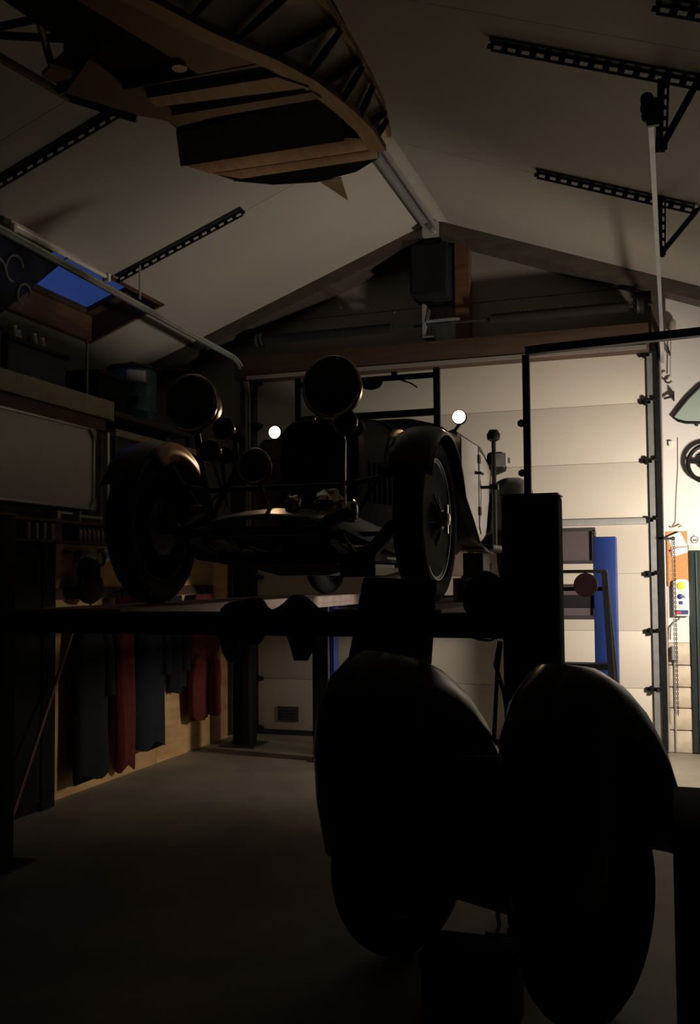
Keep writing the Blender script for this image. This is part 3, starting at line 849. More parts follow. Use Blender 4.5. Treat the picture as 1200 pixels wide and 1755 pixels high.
# drum and boxes on the shelves
dr = thing('plastic_drum', (-4.3, 7.15, 2.785), 'teal plastic drum with a white label standing on the shelf by the corner', 'drum')
c = (-4.33, 7.22, 2.785)
build('shell', MB().lathe([(0.19, 0), (0.205, 0.02), (0.205, 0.10), (0.212, 0.115), (0.205, 0.13), (0.205, 0.33), (0.212, 0.345), (0.205, 0.36), (0.205, 0.45), (0.19, 0.475)], c, (0, 0, 1), 32), 'teal', dr)
build('lid', MB().lathe([(0.20, 0.475), (0.205, 0.48), (0.205, 0.50), (0.10, 0.505), (0.04, 0.52), (0.035, 0.55)], c, (0, 0, 1), 32), 'tealdk', dr)
lab = MB()
rows = []
for z in (0.385, 0.475):
    rows.append([(c[0]+0.2085*math.cos(a), c[1]+0.2085*math.sin(a), c[2]+z-0.03) for a in [-1.25+0.13*i for i in range(7)]])
lab.loft(rows, closed=False, caps=False)
build('paper_label', lab, 'paper', dr, label='white paper label', solid=0.003)
build('tap', MB().lathe([(0.03, 0), (0.03, 0.05), (0.02, 0.07)], (c[0]+0.12, c[1]-0.165, c[2]+0.2), (0.6, -0.8, 0), 12), 'black', dr)
d2_ = thing('plastic_tub', (-4.25, 7.75, 2.645), 'small bluish tub on the lower shelf board below the drum', 'tub')
build('body', MB().lathe([(0.07, 0), (0.075, 0.004), (0.075, 0.075), (0.07, 0.08)], (-4.2, 7.5, 2.645), (0, 0, 1), 20), 'teal', d2_)
build('lid', MB().lathe([(0.077, 0.08), (0.077, 0.092), (0.02, 0.095)], (-4.2, 7.5, 2.645), (0, 0, 1), 20), 'tealdk', d2_)
cr1 = thing('storage_bin', (-4.4, 6.78, 2.785), 'black storage bin on the shelf left of the teal drum', 'bin')
build('tub', MB().box(-4.62, -4.22, 6.52, 6.95, 2.785, 3.10), 'matte', cr1, bevel=0.015)
build('lid', MB().box(-4.64, -4.20, 6.50, 6.97, 3.10, 3.13), 'black', cr1, bevel=0.006)
cr2 = thing('storage_bin', (-4.5, 5.7, 2.80), 'dark teal storage bin on the long shelf under the skylight', 'bin')
build('tub', MB().box(-4.65, -4.22, 5.45, 6.12, 2.80, 3.12), 'tealdk', cr2, bevel=0.015)
build('lid', MB().box(-4.67, -4.20, 5.43, 6.14, 3.12, 3.15), 'black', cr2, bevel=0.006)
cr3 = thing('storage_bin', (-4.5, 5.0, 2.80), 'dark teal storage bin at the left photo edge on the long shelf', 'bin')
build('tub', MB().box(-4.65, -4.20, 4.70, 5.36, 2.80, 3.16), 'tealdk', cr3, bevel=0.015)
build('lid', MB().box(-4.67, -4.18, 4.68, 5.38, 3.16, 3.19), 'black', cr3, bevel=0.006)
jr = thing('glass_jar', (-4.40, 5.55, 3.15), 'first small glass jar from the left on top of the teal bin', 'jar', 'glass jars on the teal bin')
build('body', MB().lathe([(0.036, 0), (0.038, 0.006), (0.038, 0.09), (0.028, 0.11)], (-4.40, 5.55, 3.15), (0, 0, 1), 16), 'bottle', jr)
build('lid', MB().lathe([(0.031, 0.11), (0.031, 0.13)], (-4.40, 5.55, 3.15), (0, 0, 1), 16), 'alum', jr)
for i, (y, x) in enumerate(((5.68, -4.36), (5.80, -4.42), (5.93, -4.38), (6.05, -4.40))):
    copy_tree(jr, (x, y, 3.15))['label'] = ORD[i+1]+' small glass jar from the left on top of the teal bin'

# banner near the rail, left edge
bn = thing('hanging_banner', (-3.99, 5.0, 3.0), 'dark navy banner with pale looping strokes hanging at the left photo edge', 'banner')
build('cloth', MB().prism([(-3.99, 4.2, 3.72), (-3.99, 5.70, 3.675), (-3.99, 5.10, 3.19), (-3.99, 4.70, 2.95), (-3.99, 4.2, 2.92)], (-0.012, 0, 0)), 'banner', bn)
mb = MB()
for yc, zc, s in ((5.20, 3.50, 0.09), (5.30, 3.36, 0.07), (5.02, 3.42, 0.10)):
    mb.tube([(-3.985, yc+s*1.5*math.cos(a)*0.6+0.25*s*math.sin(a), zc+s*math.sin(a)) for a in [0.3+0.3*i for i in range(16)]], 0.010, 6)
build('pale_lettering', mb, 'pale', bn, label='pale looping strokes')
build('cord', MB().tube([(-3.995, 5.68, 3.675), (-3.93, 5.70, 3.72)], 0.004, 6).tube([(-3.995, 4.3, 3.715), (-3.93, 4.3, 3.74)], 0.004, 6), 'steeld', bn)

# ================================================================== HANGING WOODEN BODY FRAME (top left)
hf = thing('hanging_body_frame', (-1.75, 3.7, 3.5), 'old wooden vehicle body frame hung under the ridge, seen from below', 'body frame')
ZB = 3.5
sill = [(-1.78, 2.75, ZB+0.01), (-1.59, 3.15, ZB), (-1.43, 3.42, ZB), (-1.35, 3.61, ZB), (-1.29, 3.88, ZB), (-1.265, 4.08, ZB), (-1.27, 4.30, ZB)]
top = [(-1.22, 2.75, 3.66), (-1.20, 3.15, 3.65), (-1.19, 3.42, 3.645), (-1.185, 3.61, 3.64), (-1.19, 3.88, 3.635), (-1.20, 4.12, 3.62), (-1.24, 4.36, 3.59)]
def lerp(a, b, t):
    return tuple(a[i]+(b[i]-a[i])*t for i in range(3))
def along(c, t):
    t = max(0, min(0.9999, t))*(len(c)-1)
    i = int(t)
    return lerp(c[i], c[i+1], t-i)
side = MB().loft([[lerp(along(sill, i/16), along(top, i/16), k/5) for k in range(6)] for i in range(17)], closed=False, caps=False)
build('side_cloth', side, 'cream', hf, label='cream cloth side covering', solid=0.006)
build('sill_rail', MB().path(sill, 0.075, 0.03), 'tan', hf, label='bent tan sill rail')
build('top_rail', MB().path(top, 0.03, 0.03), 'tan', hf)
o_ = Vector((0.016, 0, -0.016))
for i, (ta, tb) in enumerate(((0.13, 0.05), (0.22, 0.17), (0.30, 0.36), (0.46, 0.40), (0.52, 0.58), (0.62, 0.60), (0.74, 0.70), (0.80, 0.86), (0.90, 0.90))):
    a, b = Vector(along(sill, ta))+o_, Vector(along(top, tb))+o_
    build('dark_rib', MB().tube([a.lerp(b, 0.08), a.lerp(b, 0.5), a.lerp(b, 0.96)], [0.013, 0.017, 0.012], 8), 'matte', hf, label='dark rib across the cloth side')
# floor boards seen from below
build('floor_board', MB().prism([(-1.44, 3.42, ZB), (-1.36, 3.63, ZB), (-1.31, 3.80, ZB), (-2.05, 3.80, ZB), (-2.10, 3.42, ZB)], (0, 0, 0.03)), 'brownd', hf)
build('floor_board', MB().prism([(-1.80, 2.70, ZB), (-1.60, 3.14, ZB), (-1.45, 3.41, ZB), (-1.75, 3.41, ZB), (-1.95, 2.70, ZB)], (0, 0, 0.03)), 'brown', hf)
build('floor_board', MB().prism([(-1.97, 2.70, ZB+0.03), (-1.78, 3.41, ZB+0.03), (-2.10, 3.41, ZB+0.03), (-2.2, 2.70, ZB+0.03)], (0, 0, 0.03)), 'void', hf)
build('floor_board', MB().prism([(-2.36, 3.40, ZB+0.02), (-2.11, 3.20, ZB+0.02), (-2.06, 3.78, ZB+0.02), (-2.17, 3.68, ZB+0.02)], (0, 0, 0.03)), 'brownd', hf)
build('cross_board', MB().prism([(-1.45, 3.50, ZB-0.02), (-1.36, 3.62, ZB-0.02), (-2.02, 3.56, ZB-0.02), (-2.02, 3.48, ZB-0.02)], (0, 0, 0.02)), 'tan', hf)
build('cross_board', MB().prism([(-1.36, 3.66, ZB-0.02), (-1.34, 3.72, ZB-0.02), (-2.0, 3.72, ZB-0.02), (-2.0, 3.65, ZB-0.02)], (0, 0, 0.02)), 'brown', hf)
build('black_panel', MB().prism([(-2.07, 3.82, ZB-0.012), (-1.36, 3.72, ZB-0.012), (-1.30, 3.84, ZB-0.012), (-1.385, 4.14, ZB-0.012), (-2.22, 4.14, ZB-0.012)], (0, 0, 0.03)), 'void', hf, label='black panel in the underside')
build('end_plank', MB().prism([(-1.37, 4.14, ZB), (-1.29, 4.18, ZB), (-1.28, 4.30, ZB), (-2.14, 4.29, ZB), (-2.22, 4.15, ZB)], (0, 0, 0.03)), 'tan', hf, label='tan end plank', bevel=0.003)
build('end_plank', MB().prism([(-1.28, 4.305, ZB), (-1.30, 4.40, ZB), (-2.02, 4.40, ZB), (-2.13, 4.295, ZB)], (0, 0, 0.03)), 'tan', hf, label='tan end plank', bevel=0.003)
endp = [(-1.30, 4.405, ZB+0.004), (-1.45, 4.52, ZB+0.004), (-1.68, 4.575, ZB+0.004), (-1.90, 4.53, ZB+0.004), (-2.07, 4.42, ZB+0.004)]
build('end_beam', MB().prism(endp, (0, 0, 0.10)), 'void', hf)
build('cloth_tag', MB().prism([(-1.66, 4.56, 3.50), (-1.54, 4.55, 3.50), (-1.57, 4.75, 3.46)], (0, 0, 0.004)), 'cream', hf, label='cream cloth corner hanging down')
build('patch', MB().lathe([(0.03, 0), (0.03, 0.006)], (-1.79, 3.33, ZB-0.012), (0, 0, 1), 14), 'cream', hf)
# open left part: struts
def strut(a, b, r=0.016, m='brownd'):
    build('strut', MB().tube([a, b], r, 8), m, hf)
strut((-2.62, 2.70, 3.60), (-2.46, 3.58, 3.60), 0.018)
strut((-2.46, 3.58, 3.60), (-2.20, 3.70, 3.52), 0.018)
strut((-2.50, 3.02, 3.60), (-1.95, 3.02, 3.60))
strut((-2.48, 3.04, 3.60), (-2.10, 3.22, 3.60))
strut((-2.14, 2.88, 3.60), (-2.36, 3.30, 3.60))
strut((-2.14, 3.10, 3.60), (-2.30, 3.32, 3.60), 0.012)
strut((-2.20, 2.70, 3.60), (-2.14, 3.20, 3.58))
strut((-2.46, 3.50, 3.60), (-2.10, 3.42, 3.58), 0.02)
build('side_board', MB().prism([(-2.46, 3.38, 3.60), (-2.22, 3.22, 3.58), (-2.13, 3.40, 3.56), (-2.42, 3.56, 3.60)], (0, 0, 0.02)), 'brown', hf)
# inner deck closes the body from above
deck = [(-2.30, 3.42, 3.70), (-2.22, 4.14, 3.66), (-2.05, 4.42, 3.66), (-1.65, 4.56, 3.66), (-1.28, 4.40, 3.66), (-1.21, 4.1, 3.66), (-1.20, 3.4, 3.70), (-1.23, 2.72, 3.72), (-2.05, 2.72, 3.72)]
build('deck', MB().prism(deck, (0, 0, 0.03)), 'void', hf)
build('end_wall', MB().loft([[p, (p[0], p[1], 3.67)] for p in [(-2.22, 4.14, ZB+0.01)]+[(x, y, ZB+0.01) for x, y, z in endp[::-1]]+[(-1.27, 4.30, ZB+0.01)]], closed=False, caps=False), 'brownd', hf, solid=0.01)
for x, y in ((-1.5, 3.0), (-1.6, 4.3), (-1.95, 4.2), (-2.0, 2.9)):
    build('hanging_rod', MB().tube([(x, y, 3.68), (x, y, roofz(x)-0.002)], 0.006, 6), 'steeld', hf)

# ================================================================== FOUR-POST LIFT
CX = -2.02
RT = 1.355
lift = thing('car_lift', (CX, 6.1, 0), 'four-post car lift holding the vintage car at eye height', 'car lift')
def column(x, y, h, m, s):
    build('column', MB().box(x-0.12, x+0.12, y-0.10, y+0.10, 0.015, h), m, lift, bevel=0.012)
    build('base_plate', MB().box(x-0.2, x+0.2, y-0.18, y+0.18, 0.0, 0.015), 'steeld', lift)
    build('column_cap', MB().box(x-0.123, x+0.123, y-0.103, y+0.103, h, h+0.006), 'steeld', lift)
column(-0.585, 4.30, 1.845, 'matte', 1)  # black stands for shade on the lift's blue paint
column(-3.46, 4.30, 1.845, 'matte', -1)
build('column', MB().box(-0.615, -0.435, 8.02, 8.20, 0.015, 1.805), 'blue', lift, label='bright blue rear column', bevel=0.01)
build('base_plate', MB().box(-0.69, -0.36, 7.94, 8.28, 0.0, 0.015), 'steeld', lift)
build('column_pin', MB().lathe([(0.012, 0), (0.012, 0.045)], (-0.60, 8.06, 1.805), (0, 0, 1), 8), 'steeld', lift)
build('column', MB().box(-3.78, -3.62, 8.02, 8.20, 0.015, 1.805), 'matte', lift, bevel=0.01)
build('base_plate', MB().box(-3.86, -3.54, 7.94, 8.28, 0.0, 0.015), 'steeld', lift)
build('front_crossbeam', MB().box(-3.40, -0.66, 4.12, 4.32, 1.235, 1.338), 'matte', lift, bevel=0.008)
build('rear_crossbeam', MB().box(-3.64, -0.57, 8.04, 8.18, 1.235, 1.338), 'matte', lift, bevel=0.008)
for x0, x1 in ((-3.07, -2.57), (-1.47, -0.97)):
    rw = build('runway', MB().box(x0, x1, 4.18, 8.14, 1.30, RT), 'runway', lift, bevel=0.005)
    build('side_flange', MB().box(x0, x0+0.02, 4.18, 8.14, 1.27, 1.30).box(x1-0.02, x1, 4.18, 8.14, 1.27, 1.30), 'runway', rw)
mb = MB().prism([(-1.34, 4.22, 1.49), (-1.00, 4.22, 1.475), (-0.985, 4.03, 1.12), (-1.36, 4.02, 1.08)], (0, 0.03, 0.01))
build('ramp', mb, 'matte', lift, label='black drive-on ramp plate', bevel=0.004)
build('power_unit', lump((-0.78, 4.24, 1.40), 0.10, 0.07, 0.115, 8, 0.08), 'matte', lift, label='black power unit on the column')
build('cable_post', MB().box(-0.615, -0.585, 4.28, 4.31, 1.84, 2.47), 'steeld', lift)
mb = MB().path([(-0.60, 4.295, 2.487), (-0.5, 4.295, 2.492), (0.2, 4.295, 2.512), (1.44, 4.295, 2.53)], 0.035, 0.042, (0, 1, 0))
build('cable_arm', mb, 'steeld', lift, label='dark cable arm to the right wall')
for z in (2.17, 1.95):
    build('arm_knob', MB().lathe([(0.014, 0), (0.018, 0.012), (0.010, 0.026)], (-0.614, 4.295, z), (-1, 0, 0), 10), 'steeld', lift)
mb = MB().tube([(-0.72, 4.2, 1.24), (-0.76, 4.19, 1.222), (-0.80, 4.19, 1.226), (-0.84, 4.2, 1.236)], 0.006, 6)
mb.tube([(-0.71, 4.18, 1.22), (-0.725, 4.17, 1.10), (-0.745, 4.17, 0.80), (-0.755, 4.17, 0.5), (-0.75, 4.17, 0.2), (-0.74, 4.2, 0.01)], 0.009, 8)
mb.tube([(-0.715, 4.18, 1.22), (-0.735, 4.18, 1.12), (-0.70, 4.18, 1.00), (-0.69, 4.18, 0.92)], 0.009, 8)
build('power_cable', mb, 'rubber', lift)
build('cable_bracket', MB().lathe([(0.03, 0), (0.035, 0.03), (0.02, 0.05)], (-0.46, 4.25, 1.03), (1, 0, 0), 10), 'rubber', lift)

# second upright stand under the left runway
sd = thing('jack_stand', (-2.88, 8.0, 0), 'dark blue upright steel stand between the vent and the left fender', 'stand')
build('post', MB().box(-2.84, -2.695, 7.55, 7.70, 0.012, 1.26), 'navypaint', sd, bevel=0.006)
build('side_plate', MB().box(-2.693, -2.655, 7.56, 7.69, 0.012, 1.26), 'blue', sd)
build('edge_highlight', MB().box(-2.70, -2.69, 7.535, 7.55, 0.012, 1.26), 'galv', sd, label='pale strip for the highlight along the post edge')  # highlight on the post corner, built as a pale strip
build('foot', MB().box(-2.86, -2.60, 7.50, 7.76, 0.0, 0.012), 'steeld', sd)
build('saddle', MB().box(-2.86, -2.58, 7.55, 7.70, 1.26, 1.269), 'blue', sd, label='blue saddle plate', bevel=0.004)

# rags over the crossbeam
def rag(name, label, x0, x1, tails, seed):
    rings = []
    n = 12
    for i in range(n+1):
        t = i/n
        x = x0+(x1-x0)*t
        zl = 1.24
        for c_, w_, zb in tails:
            zl = min(zl, 1.24-(1.24-zb)*min(1, 2.2*max(0, 1-abs(t-c_)/w_))) if abs(t-c_) < w_ else zl
        hb = 0.012*math.sin(t*9+seed)
        zt = 1.35+0.06*math.sin(PI*t)+hb
        ring = []
        for (y, z) in ((4.25, 1.343), (4.20, zt), (4.13, zt), (4.105, zt-0.05), (4.095, 1.27), (4.09, zl+0.3*(1.27-zl)), (4.085+0.01*math.sin(seed+t*6), zl)):
            ring.append((x+0.006*math.sin(z*40+seed), y, z))
        ring += [(x, y+0.012 if z < 1.34 else y+0.002, z-0.003) for (x, y, z) in ring[::-1]]
        rings.append(ring)
    return tag(build(name, MB().loft(rings), 'rag'), label, 'rag')
rag('work_rag', 'dark rag draped over the crossbeam, the left one with a pointed tail', -2.00, -1.775, [(0.25, 0.24, 1.12), (0.75, 0.3, 1.2)], 1)
rag('work_rag', 'dark rag draped over the crossbeam beside the blue stand, with a square tail', -1.76, -1.52, [(0.72, 0.28, 1.13)], 3)
cn = thing('metal_can', (-1.22, 5.5, RT), 'small stained can standing on the lift behind the front wheel', 'can')
build('body', MB().lathe([(0.085, 0), (0.09, 0.004), (0.09, 0.115), (0.085, 0.12)], (-1.13, 5.58, RT), (0, 0, 1), 24), 'can', cn)
build('lid', MB().lathe([(0.092, 0.12), (0.092, 0.13), (0.08, 0.133)], (-1.13, 5.58, RT), (0, 0, 1), 24), 'alum', cn)

# ================================================================== THE VINTAGE CAR
car = thing('vintage_car', (CX, 6.4, RT), 'open vintage car with big lamps and two glowing sidelights, raised on the lift', 'car')
YF, YR, WR = 4.95, 7.85, 0.44
ZC = RT+WR
TW = 0.80
def wheel(x, y, sgn):
    c = Vector((x, y, ZC))
    ax = (sgn, 0, 0)
    rim = build('wheel_rim', MB().lathe([(0.297, -0.05), (0.312, -0.055), (0.318, -0.045), (0.300, -0.03), (0.280, 0), (0.300, 0.03), (0.318, 0.045), (0.312, 0.055), (0.297, 0.05), (0.272, 0), (0.297, -0.05)], c, ax, 48), 'steeld', car)
    pr = []
    for i in range(15):
        a = -2.45+4.9*i/14
        pr.append((0.372+0.068*math.cos(a), 0.078*math.sin(a)))
    build('tyre', MB().lathe(pr, c, ax, 48), 'rubber', rim)
    build('rim_edge', MB().ring(c+Vector((sgn*0.055, 0, 0)), ax, 0.314, 0.006, 48, 6), 'galv', rim, label='bright rim edge')
    mb = MB()
    for i in range(36):
        a = 2*PI*i/36
        b = a+(0.28 if i % 2 else -0.28)
        p = c+Vector((sgn*(0.075 if i % 4 < 2 else -0.02), math.cos(a)*0.05, math.sin(a)*0.05))
        q = c+Vector((0, math.cos(b)*0.285, math.sin(b)*0.285))
        mb.tube([p, q], 0.004, 4)
    build('spokes', mb, 'steeld', rim)
    build('hub', MB().lathe([(0.05, -0.08), (0.055, -0.03), (0.05, 0.05), (0.058, 0.075), (0.05, 0.085)], c, ax, 20), 'steeld', rim)
    build('hub_nut', MB().lathe([(0.045, 0.085), (0.042, 0.115), (0.025, 0.125)], c, ax, 6).bar(c+Vector((sgn*0.105, 0, -0.075)), c+Vector((sgn*0.105, 0, 0.075)), 0.022, 0.018), 'chrome', rim, label='bright knock-off hub nut')
    build('brake_drum', MB().lathe([(0.16, -0.06), (0.17, -0.04), (0.17, 0.0), (0.10, 0.012)], c, ax, 28), 'steeld', rim)
for y in (YF, YR):
    wheel(CX+TW, y, 1)
    wheel(CX-TW, y, -1)
# wings
def wing(xc, yc, w_, R, a0, a1, tail, sgn, m):
    """arched wing over a wheel: crowned sheet plus an inner valance"""
    rings = []
    pts = []
    n = 20
    for i in range(n+1):
        a = a0+(a1-a0)*i/n
        pts.append((yc-R*math.cos(a), ZC+R*math.sin(a)))
    pts += tail
    m_ = len(pts)
    for i, (y, z) in enumerate(pts):
        p0, p1 = pts[max(i-1, 0)], pts[min(i+1, m_-1)]
        ty, tz = p1[0]-p0[0], p1[1]-p0[1]
        l = math.hypot(ty, tz)
        ny, nz = -tz/l, ty/l
        r = []
        for k in range(9):
            u = -1+2*k/8
            drop = 0.05*(abs(u)**3)
            r.append((xc+u*w_/2, y-ny*drop, z-nz*drop))
        rings.append(r)
    return MB().loft(rings, closed=False, caps=False)
for s in (1, -1):
    t_ = [(5.62, 1.86), (5.80, 1.74), (6.0, 1.70), (6.25, 1.69)]
    build('front_wing', wing(CX+s*TW, YF, 0.25, 0.485, 0.45, 2.75, t_, s, 0), 'gloss', car, solid=0.006)
    iv = MB()
    xi = CX+s*(TW-0.125)
    rows = []
    for i in range(21):
        a = 1.0+2.15*i/20
        rows.append([(xi-s*0.004, YF-0.478*math.cos(a), ZC+0.478*math.sin(a)), (xi-s*0.022, YF-0.43*math.cos(a), ZC+0.43*math.sin(a)), (xi-s*0.042, YF-0.37*math.cos(a), ZC+0.37*math.sin(a))])
    iv.loft(rows, closed=False, caps=False)
    build('wing_valance', iv, 'carbrown', car, solid=0.006)  # lit crescent: brown lightened and sheet tilted towards the sidelight
    t2 = [(8.42, 1.66)]
    build('rear_wing', wing(CX+s*TW, YR, 0.26, 0.49, 0.05, 2.9, t2, s, 0), 'gloss', car, solid=0.006)
    build('running_board', MB().box(CX+s*0.80-0.13, CX+s*0.80+0.13, 6.2, 7.36, 1.67, 1.70), 'steeld', car, bevel=0.008)
    build('wing_stay', MB().tube([(CX+s*0.42, YF-0.05, 1.80), (CX+s*0.62, YF-0.1, 2.1), (CX+s*0.72, YF, 2.24)], 0.012, 8), 'steeld', car)
# chassis
for s in (1, -1):
    build('chassis_rail', MB().path([(CX+s*0.38, 4.52, 1.72), (CX+s*0.38, 4.75, 1.80), (CX+s*0.38, 5.1, 1.76), (CX+s*0.40, 5.8, 1.70), (CX+s*0.42, 8.0, 1.70)], 0.05, 0.11), 'black', car, bevel=0.004)
    sp_ = MB()
    for k in range(4):
        h = 0.42-0.08*k
        sp_.path([(CX+s*0.38, YF-h, 1.685+0.04*(h/0.42)**2-0.012*k), (CX+s*0.38, YF-h/2, 1.668-0.012*k), (CX+s*0.38, YF, 1.665-0.012*k), (CX+s*0.38, YF+h/2, 1.668-0.012*k), (CX+s*0.38, YF+h, 1.685+0.04*(h/0.42)**2-0.012*k)], 0.045, 0.010)
    build('leaf_spring', sp_, 'steeld', car)
    build('shock_absorber', MB().lathe([(0.055, 0), (0.06, 0.02), (0.06, 0.05), (0.04, 0.065)], (CX+s*0.41, 4.78, 1.84), (s, 0, 0), 18), 'chrome' if s > 0 else 'steeld', car)
ax = MB().path([(CX-0.72, YF, ZC), (CX-0.62, YF, ZC-0.03), (CX-0.5, YF, ZC-0.16), (CX-0.3, YF, ZC-0.19), (CX+0.3, YF, ZC-0.19), (CX+0.5, YF, ZC-0.16), (CX+0.62, YF, ZC-0.03), (CX+0.72, YF, ZC)], 0.055, 0.07, (0, 0, 1))
build('front_axle', ax, 'black', car)
build('track_rod', MB().tube([(CX-0.68, YF+0.16, ZC-0.06), (CX+0.68, YF+0.16, ZC-0.06)], 0.014, 8), 'steeld', car)
rax = MB().tube([(CX-0.72, YR, ZC), (CX-0.16, YR, ZC), (CX+0.16, YR, ZC), (CX+0.72, YR, ZC)], [0.045, 0.05, 0.05, 0.045], 12)
rax.add(*(lambda m: (m.v, m.f))(lump((CX, YR, ZC-0.02), 0.16, 0.17, 0.17, 3, 0.02)))
build('rear_axle', rax, 'black', car)
build('cross_tube', MB().tube([(CX-0.38, 4.55, 1.735), (CX+0.38, 4.55, 1.735)], 0.025, 12), 'black', car)
build('front_apron', MB().loft([[(CX-0.36, 4.56, 1.76), (CX-0.18, 4.54, 1.79), (CX, 4.535, 1.80), (CX+0.18, 4.54, 1.79), (CX+0.36, 4.56, 1.76)], [(CX-0.36, 4.85, 1.83), (CX-0.18, 4.85, 1.86), (CX, 4.85, 1.87), (CX+0.18, 4.85, 1.86), (CX+0.36, 4.85, 1.83)]], closed=False, caps=False), 'gloss', car, solid=0.006)
build('undertray', MB().loft([[(CX-0.32, y, 1.555), (CX-0.15, y, 1.51), (CX+0.15, y, 1.51), (CX+0.32, y, 1.555), (CX+0.32, y, 1.575), (CX-0.32, y, 1.575)] for y in (5.25, 5.6, 6.4)]), 'galv', car, label='pale metal undertray')
build('gearbox', MB().box(CX-0.30, CX+0.30, 5.62, 6.3, 1.58, 1.79), 'black', car, bevel=0.02)
build('sump', lump((CX-0.02, 6.9, 1.58), 0.20, 0.32, 0.10, 4, 0.04), 'black', car)
build('exhaust_pipe', MB().tube([(CX+0.25, 5.9, 1.62), (CX+0.45, 6.3, 1.60), (CX+0.5, 7.3, 1.60), (CX+0.5, 8.5, 1.58)], 0.03, 10), 'steeld', car)
build('number_hanger', MB().box(CX+0.44, CX+0.62, 4.60, 4.62, 1.50, 1.62).tube([(CX+0.52, 4.61, 1.62), (CX+0.40, 4.7, 1.74)], 0.01, 6), 'black', car)
# radiator, bonnet, scuttle
def arch(w_, z0, z1, r, y, n=9):
    p = [(CX+w_, y, z0)]
    for k in range(n):
        a = PI/2*k/(n-1)
        p.append((CX+w_-r+r*math.cos(a)*1.0, y, z1-r+r*math.sin(a)))
    q = [(2*CX-x, yy, z) for x, yy, z in p[::-1]]
    return p+q
rad = build('radiator_shell', MB().loft([arch(0.245, 1.74, 2.44, 0.14, 5.50), arch(0.258, 1.74, 2.455, 0.14, 5.52), arch(0.258, 1.74, 2.455, 0.14, 5.60)]), 'hood', car)
build('radiator_core', MB().box(CX-0.21, CX+0.21, 5.488, 5.502, 1.80, 2.32), 'black', rad)
mb = MB()
for k in range(14):
    x = CX-0.195+0.03*k
    mb.box(x-0.004, x+0.004, 5.475, 5.489, 1.80, 2.32)
build('radiator_slats', mb, 'steeld', rad)
build('filler_cap', MB().lathe([(0.035, 0), (0.04, 0.02), (0.04, 0.035), (0.012, 0.045), (0.010, 0.07)], (CX, 5.56, 2.452), (0, 0, 1), 16), 'chrome', car, label='nickel filler cap')
hoodm = MB().loft([arch(0.255, 1.78, 2.452, 0.15, 5.605), arch(0.31, 1.78, 2.49, 0.18, 5.85), arch(0.40, 1.78, 2.53, 0.24, 6.15)])
hd_ = build('bonnet', hoodm, 'hood', car)
for k in range(7):
    y = 5.66+0.06*k
    w_ = 0.255+0.145*(y-5.605)/0.545
    for q in (1, -1):
        build('louvre', MB().box(CX+q*w_-0.010, CX+q*w_+0.010, y, y+0.018, 1.95, 2.2), 'hood', hd_)
build('bonnet_strap', MB().loft([[(x*1.0, y, z) for x, y, z in arch(0.372, 1.9, 2.520, 0.22, y)] for y in (6.03, 6.07)], closed=False, caps=False), 'brownd', hd_, solid=0.005)
sc_ = MB().loft([arch(0.40, 1.76, 2.53, 0.24, 6.152), arch(0.58, 1.76, 2.56, 0.26, 6.3), arch(0.66, 1.76, 2.55, 0.24, 6.45)])
build('scuttle', sc_, 'hood', car)
# body tub, pale
def tub(y, w_, zt, zb, rb=0.14):
    p = [(CX+w_-0.04, y, zt)]
    p.append((CX+w_, y, zt-0.05))
    p.append((CX+w_+0.015, y, (zt+zb)/2))
    for k in range(5):
        a = PI/2*k/4
        p.append((CX+w_-rb+rb*math.cos(a), y, zb+rb-rb*math.sin(a)))
    return p+[(2*CX-x, yy, z) for x, yy, z in p[::-1]]
body = MB().loft([tub(6.10, 0.66, 2.44, 1.72), tub(6.45, 0.69, 2.45, 1.72), tub(7.2, 0.69, 2.44, 1.72), tub(7.9, 0.62, 2.40, 1.76), tub(8.5, 0.50, 2.34, 1.84)])
tubo = build('body_tub', body, 'carbody', car, label='pale grey body side')
build('cockpit_lining', MB().box(CX-0.56, CX+0.56, 6.5, 8.1, 2.40, 2.455), 'black', tubo)
build('cockpit_rim', MB().ring((CX, 7.2, 2.455), (0, 0, 1), 0.3, 0.02, 8, 6).tube([(CX+0.64, 6.4, 2.455), (CX+0.65, 7.2, 2.445), (CX+0.58, 7.9, 2.41)], 0.022, 8).tube([(CX-0.64, 6.4, 2.455), (CX-0.65, 7.2, 2.445), (CX-0.58, 7.9, 2.41)], 0.022, 8), 'black', tubo)
dr_ = build('side_door', MB().prism([(CX+0.705, 6.28, 2.42), (CX+0.705, 6.28, 1.86), (CX+0.705, 6.42, 1.80), (CX+0.705, 6.86, 1.80), (CX+0.705, 6.86, 2.42)], (0.006, 0, 0)), 'carbody', car)
build('door_handle', MB().tube([(CX+0.71, 6.74, 2.22), (CX+0.75, 6.74, 2.22), (CX+0.75, 6.83, 2.22)], 0.010, 8), 'black', dr_)
for z in (2.33, 1.96):
    build('hinge', MB().box(CX+0.708, CX+0.725, 6.84, 6.90, z-0.03, z+0.03), 'black', dr_)
build('hinge', MB().box(CX+0.708, CX+0.725, 6.24, 6.30, 2.04, 2.10), 'black', dr_)
build('seam_line', MB().path([(CX+0.712, 6.27, 2.40), (CX+0.712, 6.27, 1.88), (CX+0.712, 6.40, 1.80), (CX+0.712, 6.7, 1.78)], 0.006, 0.008, (1, 0, 0)).path([(CX+0.712, 6.87, 2.42), (CX+0.712, 6.87, 1.86), (CX+0.712, 6.93, 1.80)], 0.006, 0.008, (1, 0, 0)), 'steeld', dr_)
build('sill_strip', MB().box(CX+0.60, CX+0.66, 5.8, 7.4, 1.70, 1.73), 'alum', car)
build('side_box', MB().box(CX+0.45, CX+0.62, 6.15, 6.9, 1.50, 1.69), 'brownd', car, bevel=0.01)
build('battery_box', MB().box(CX+0.60, CX+0.76, 6.75, 7.0, 1.40, 1.66), 'black', car, bevel=0.008)
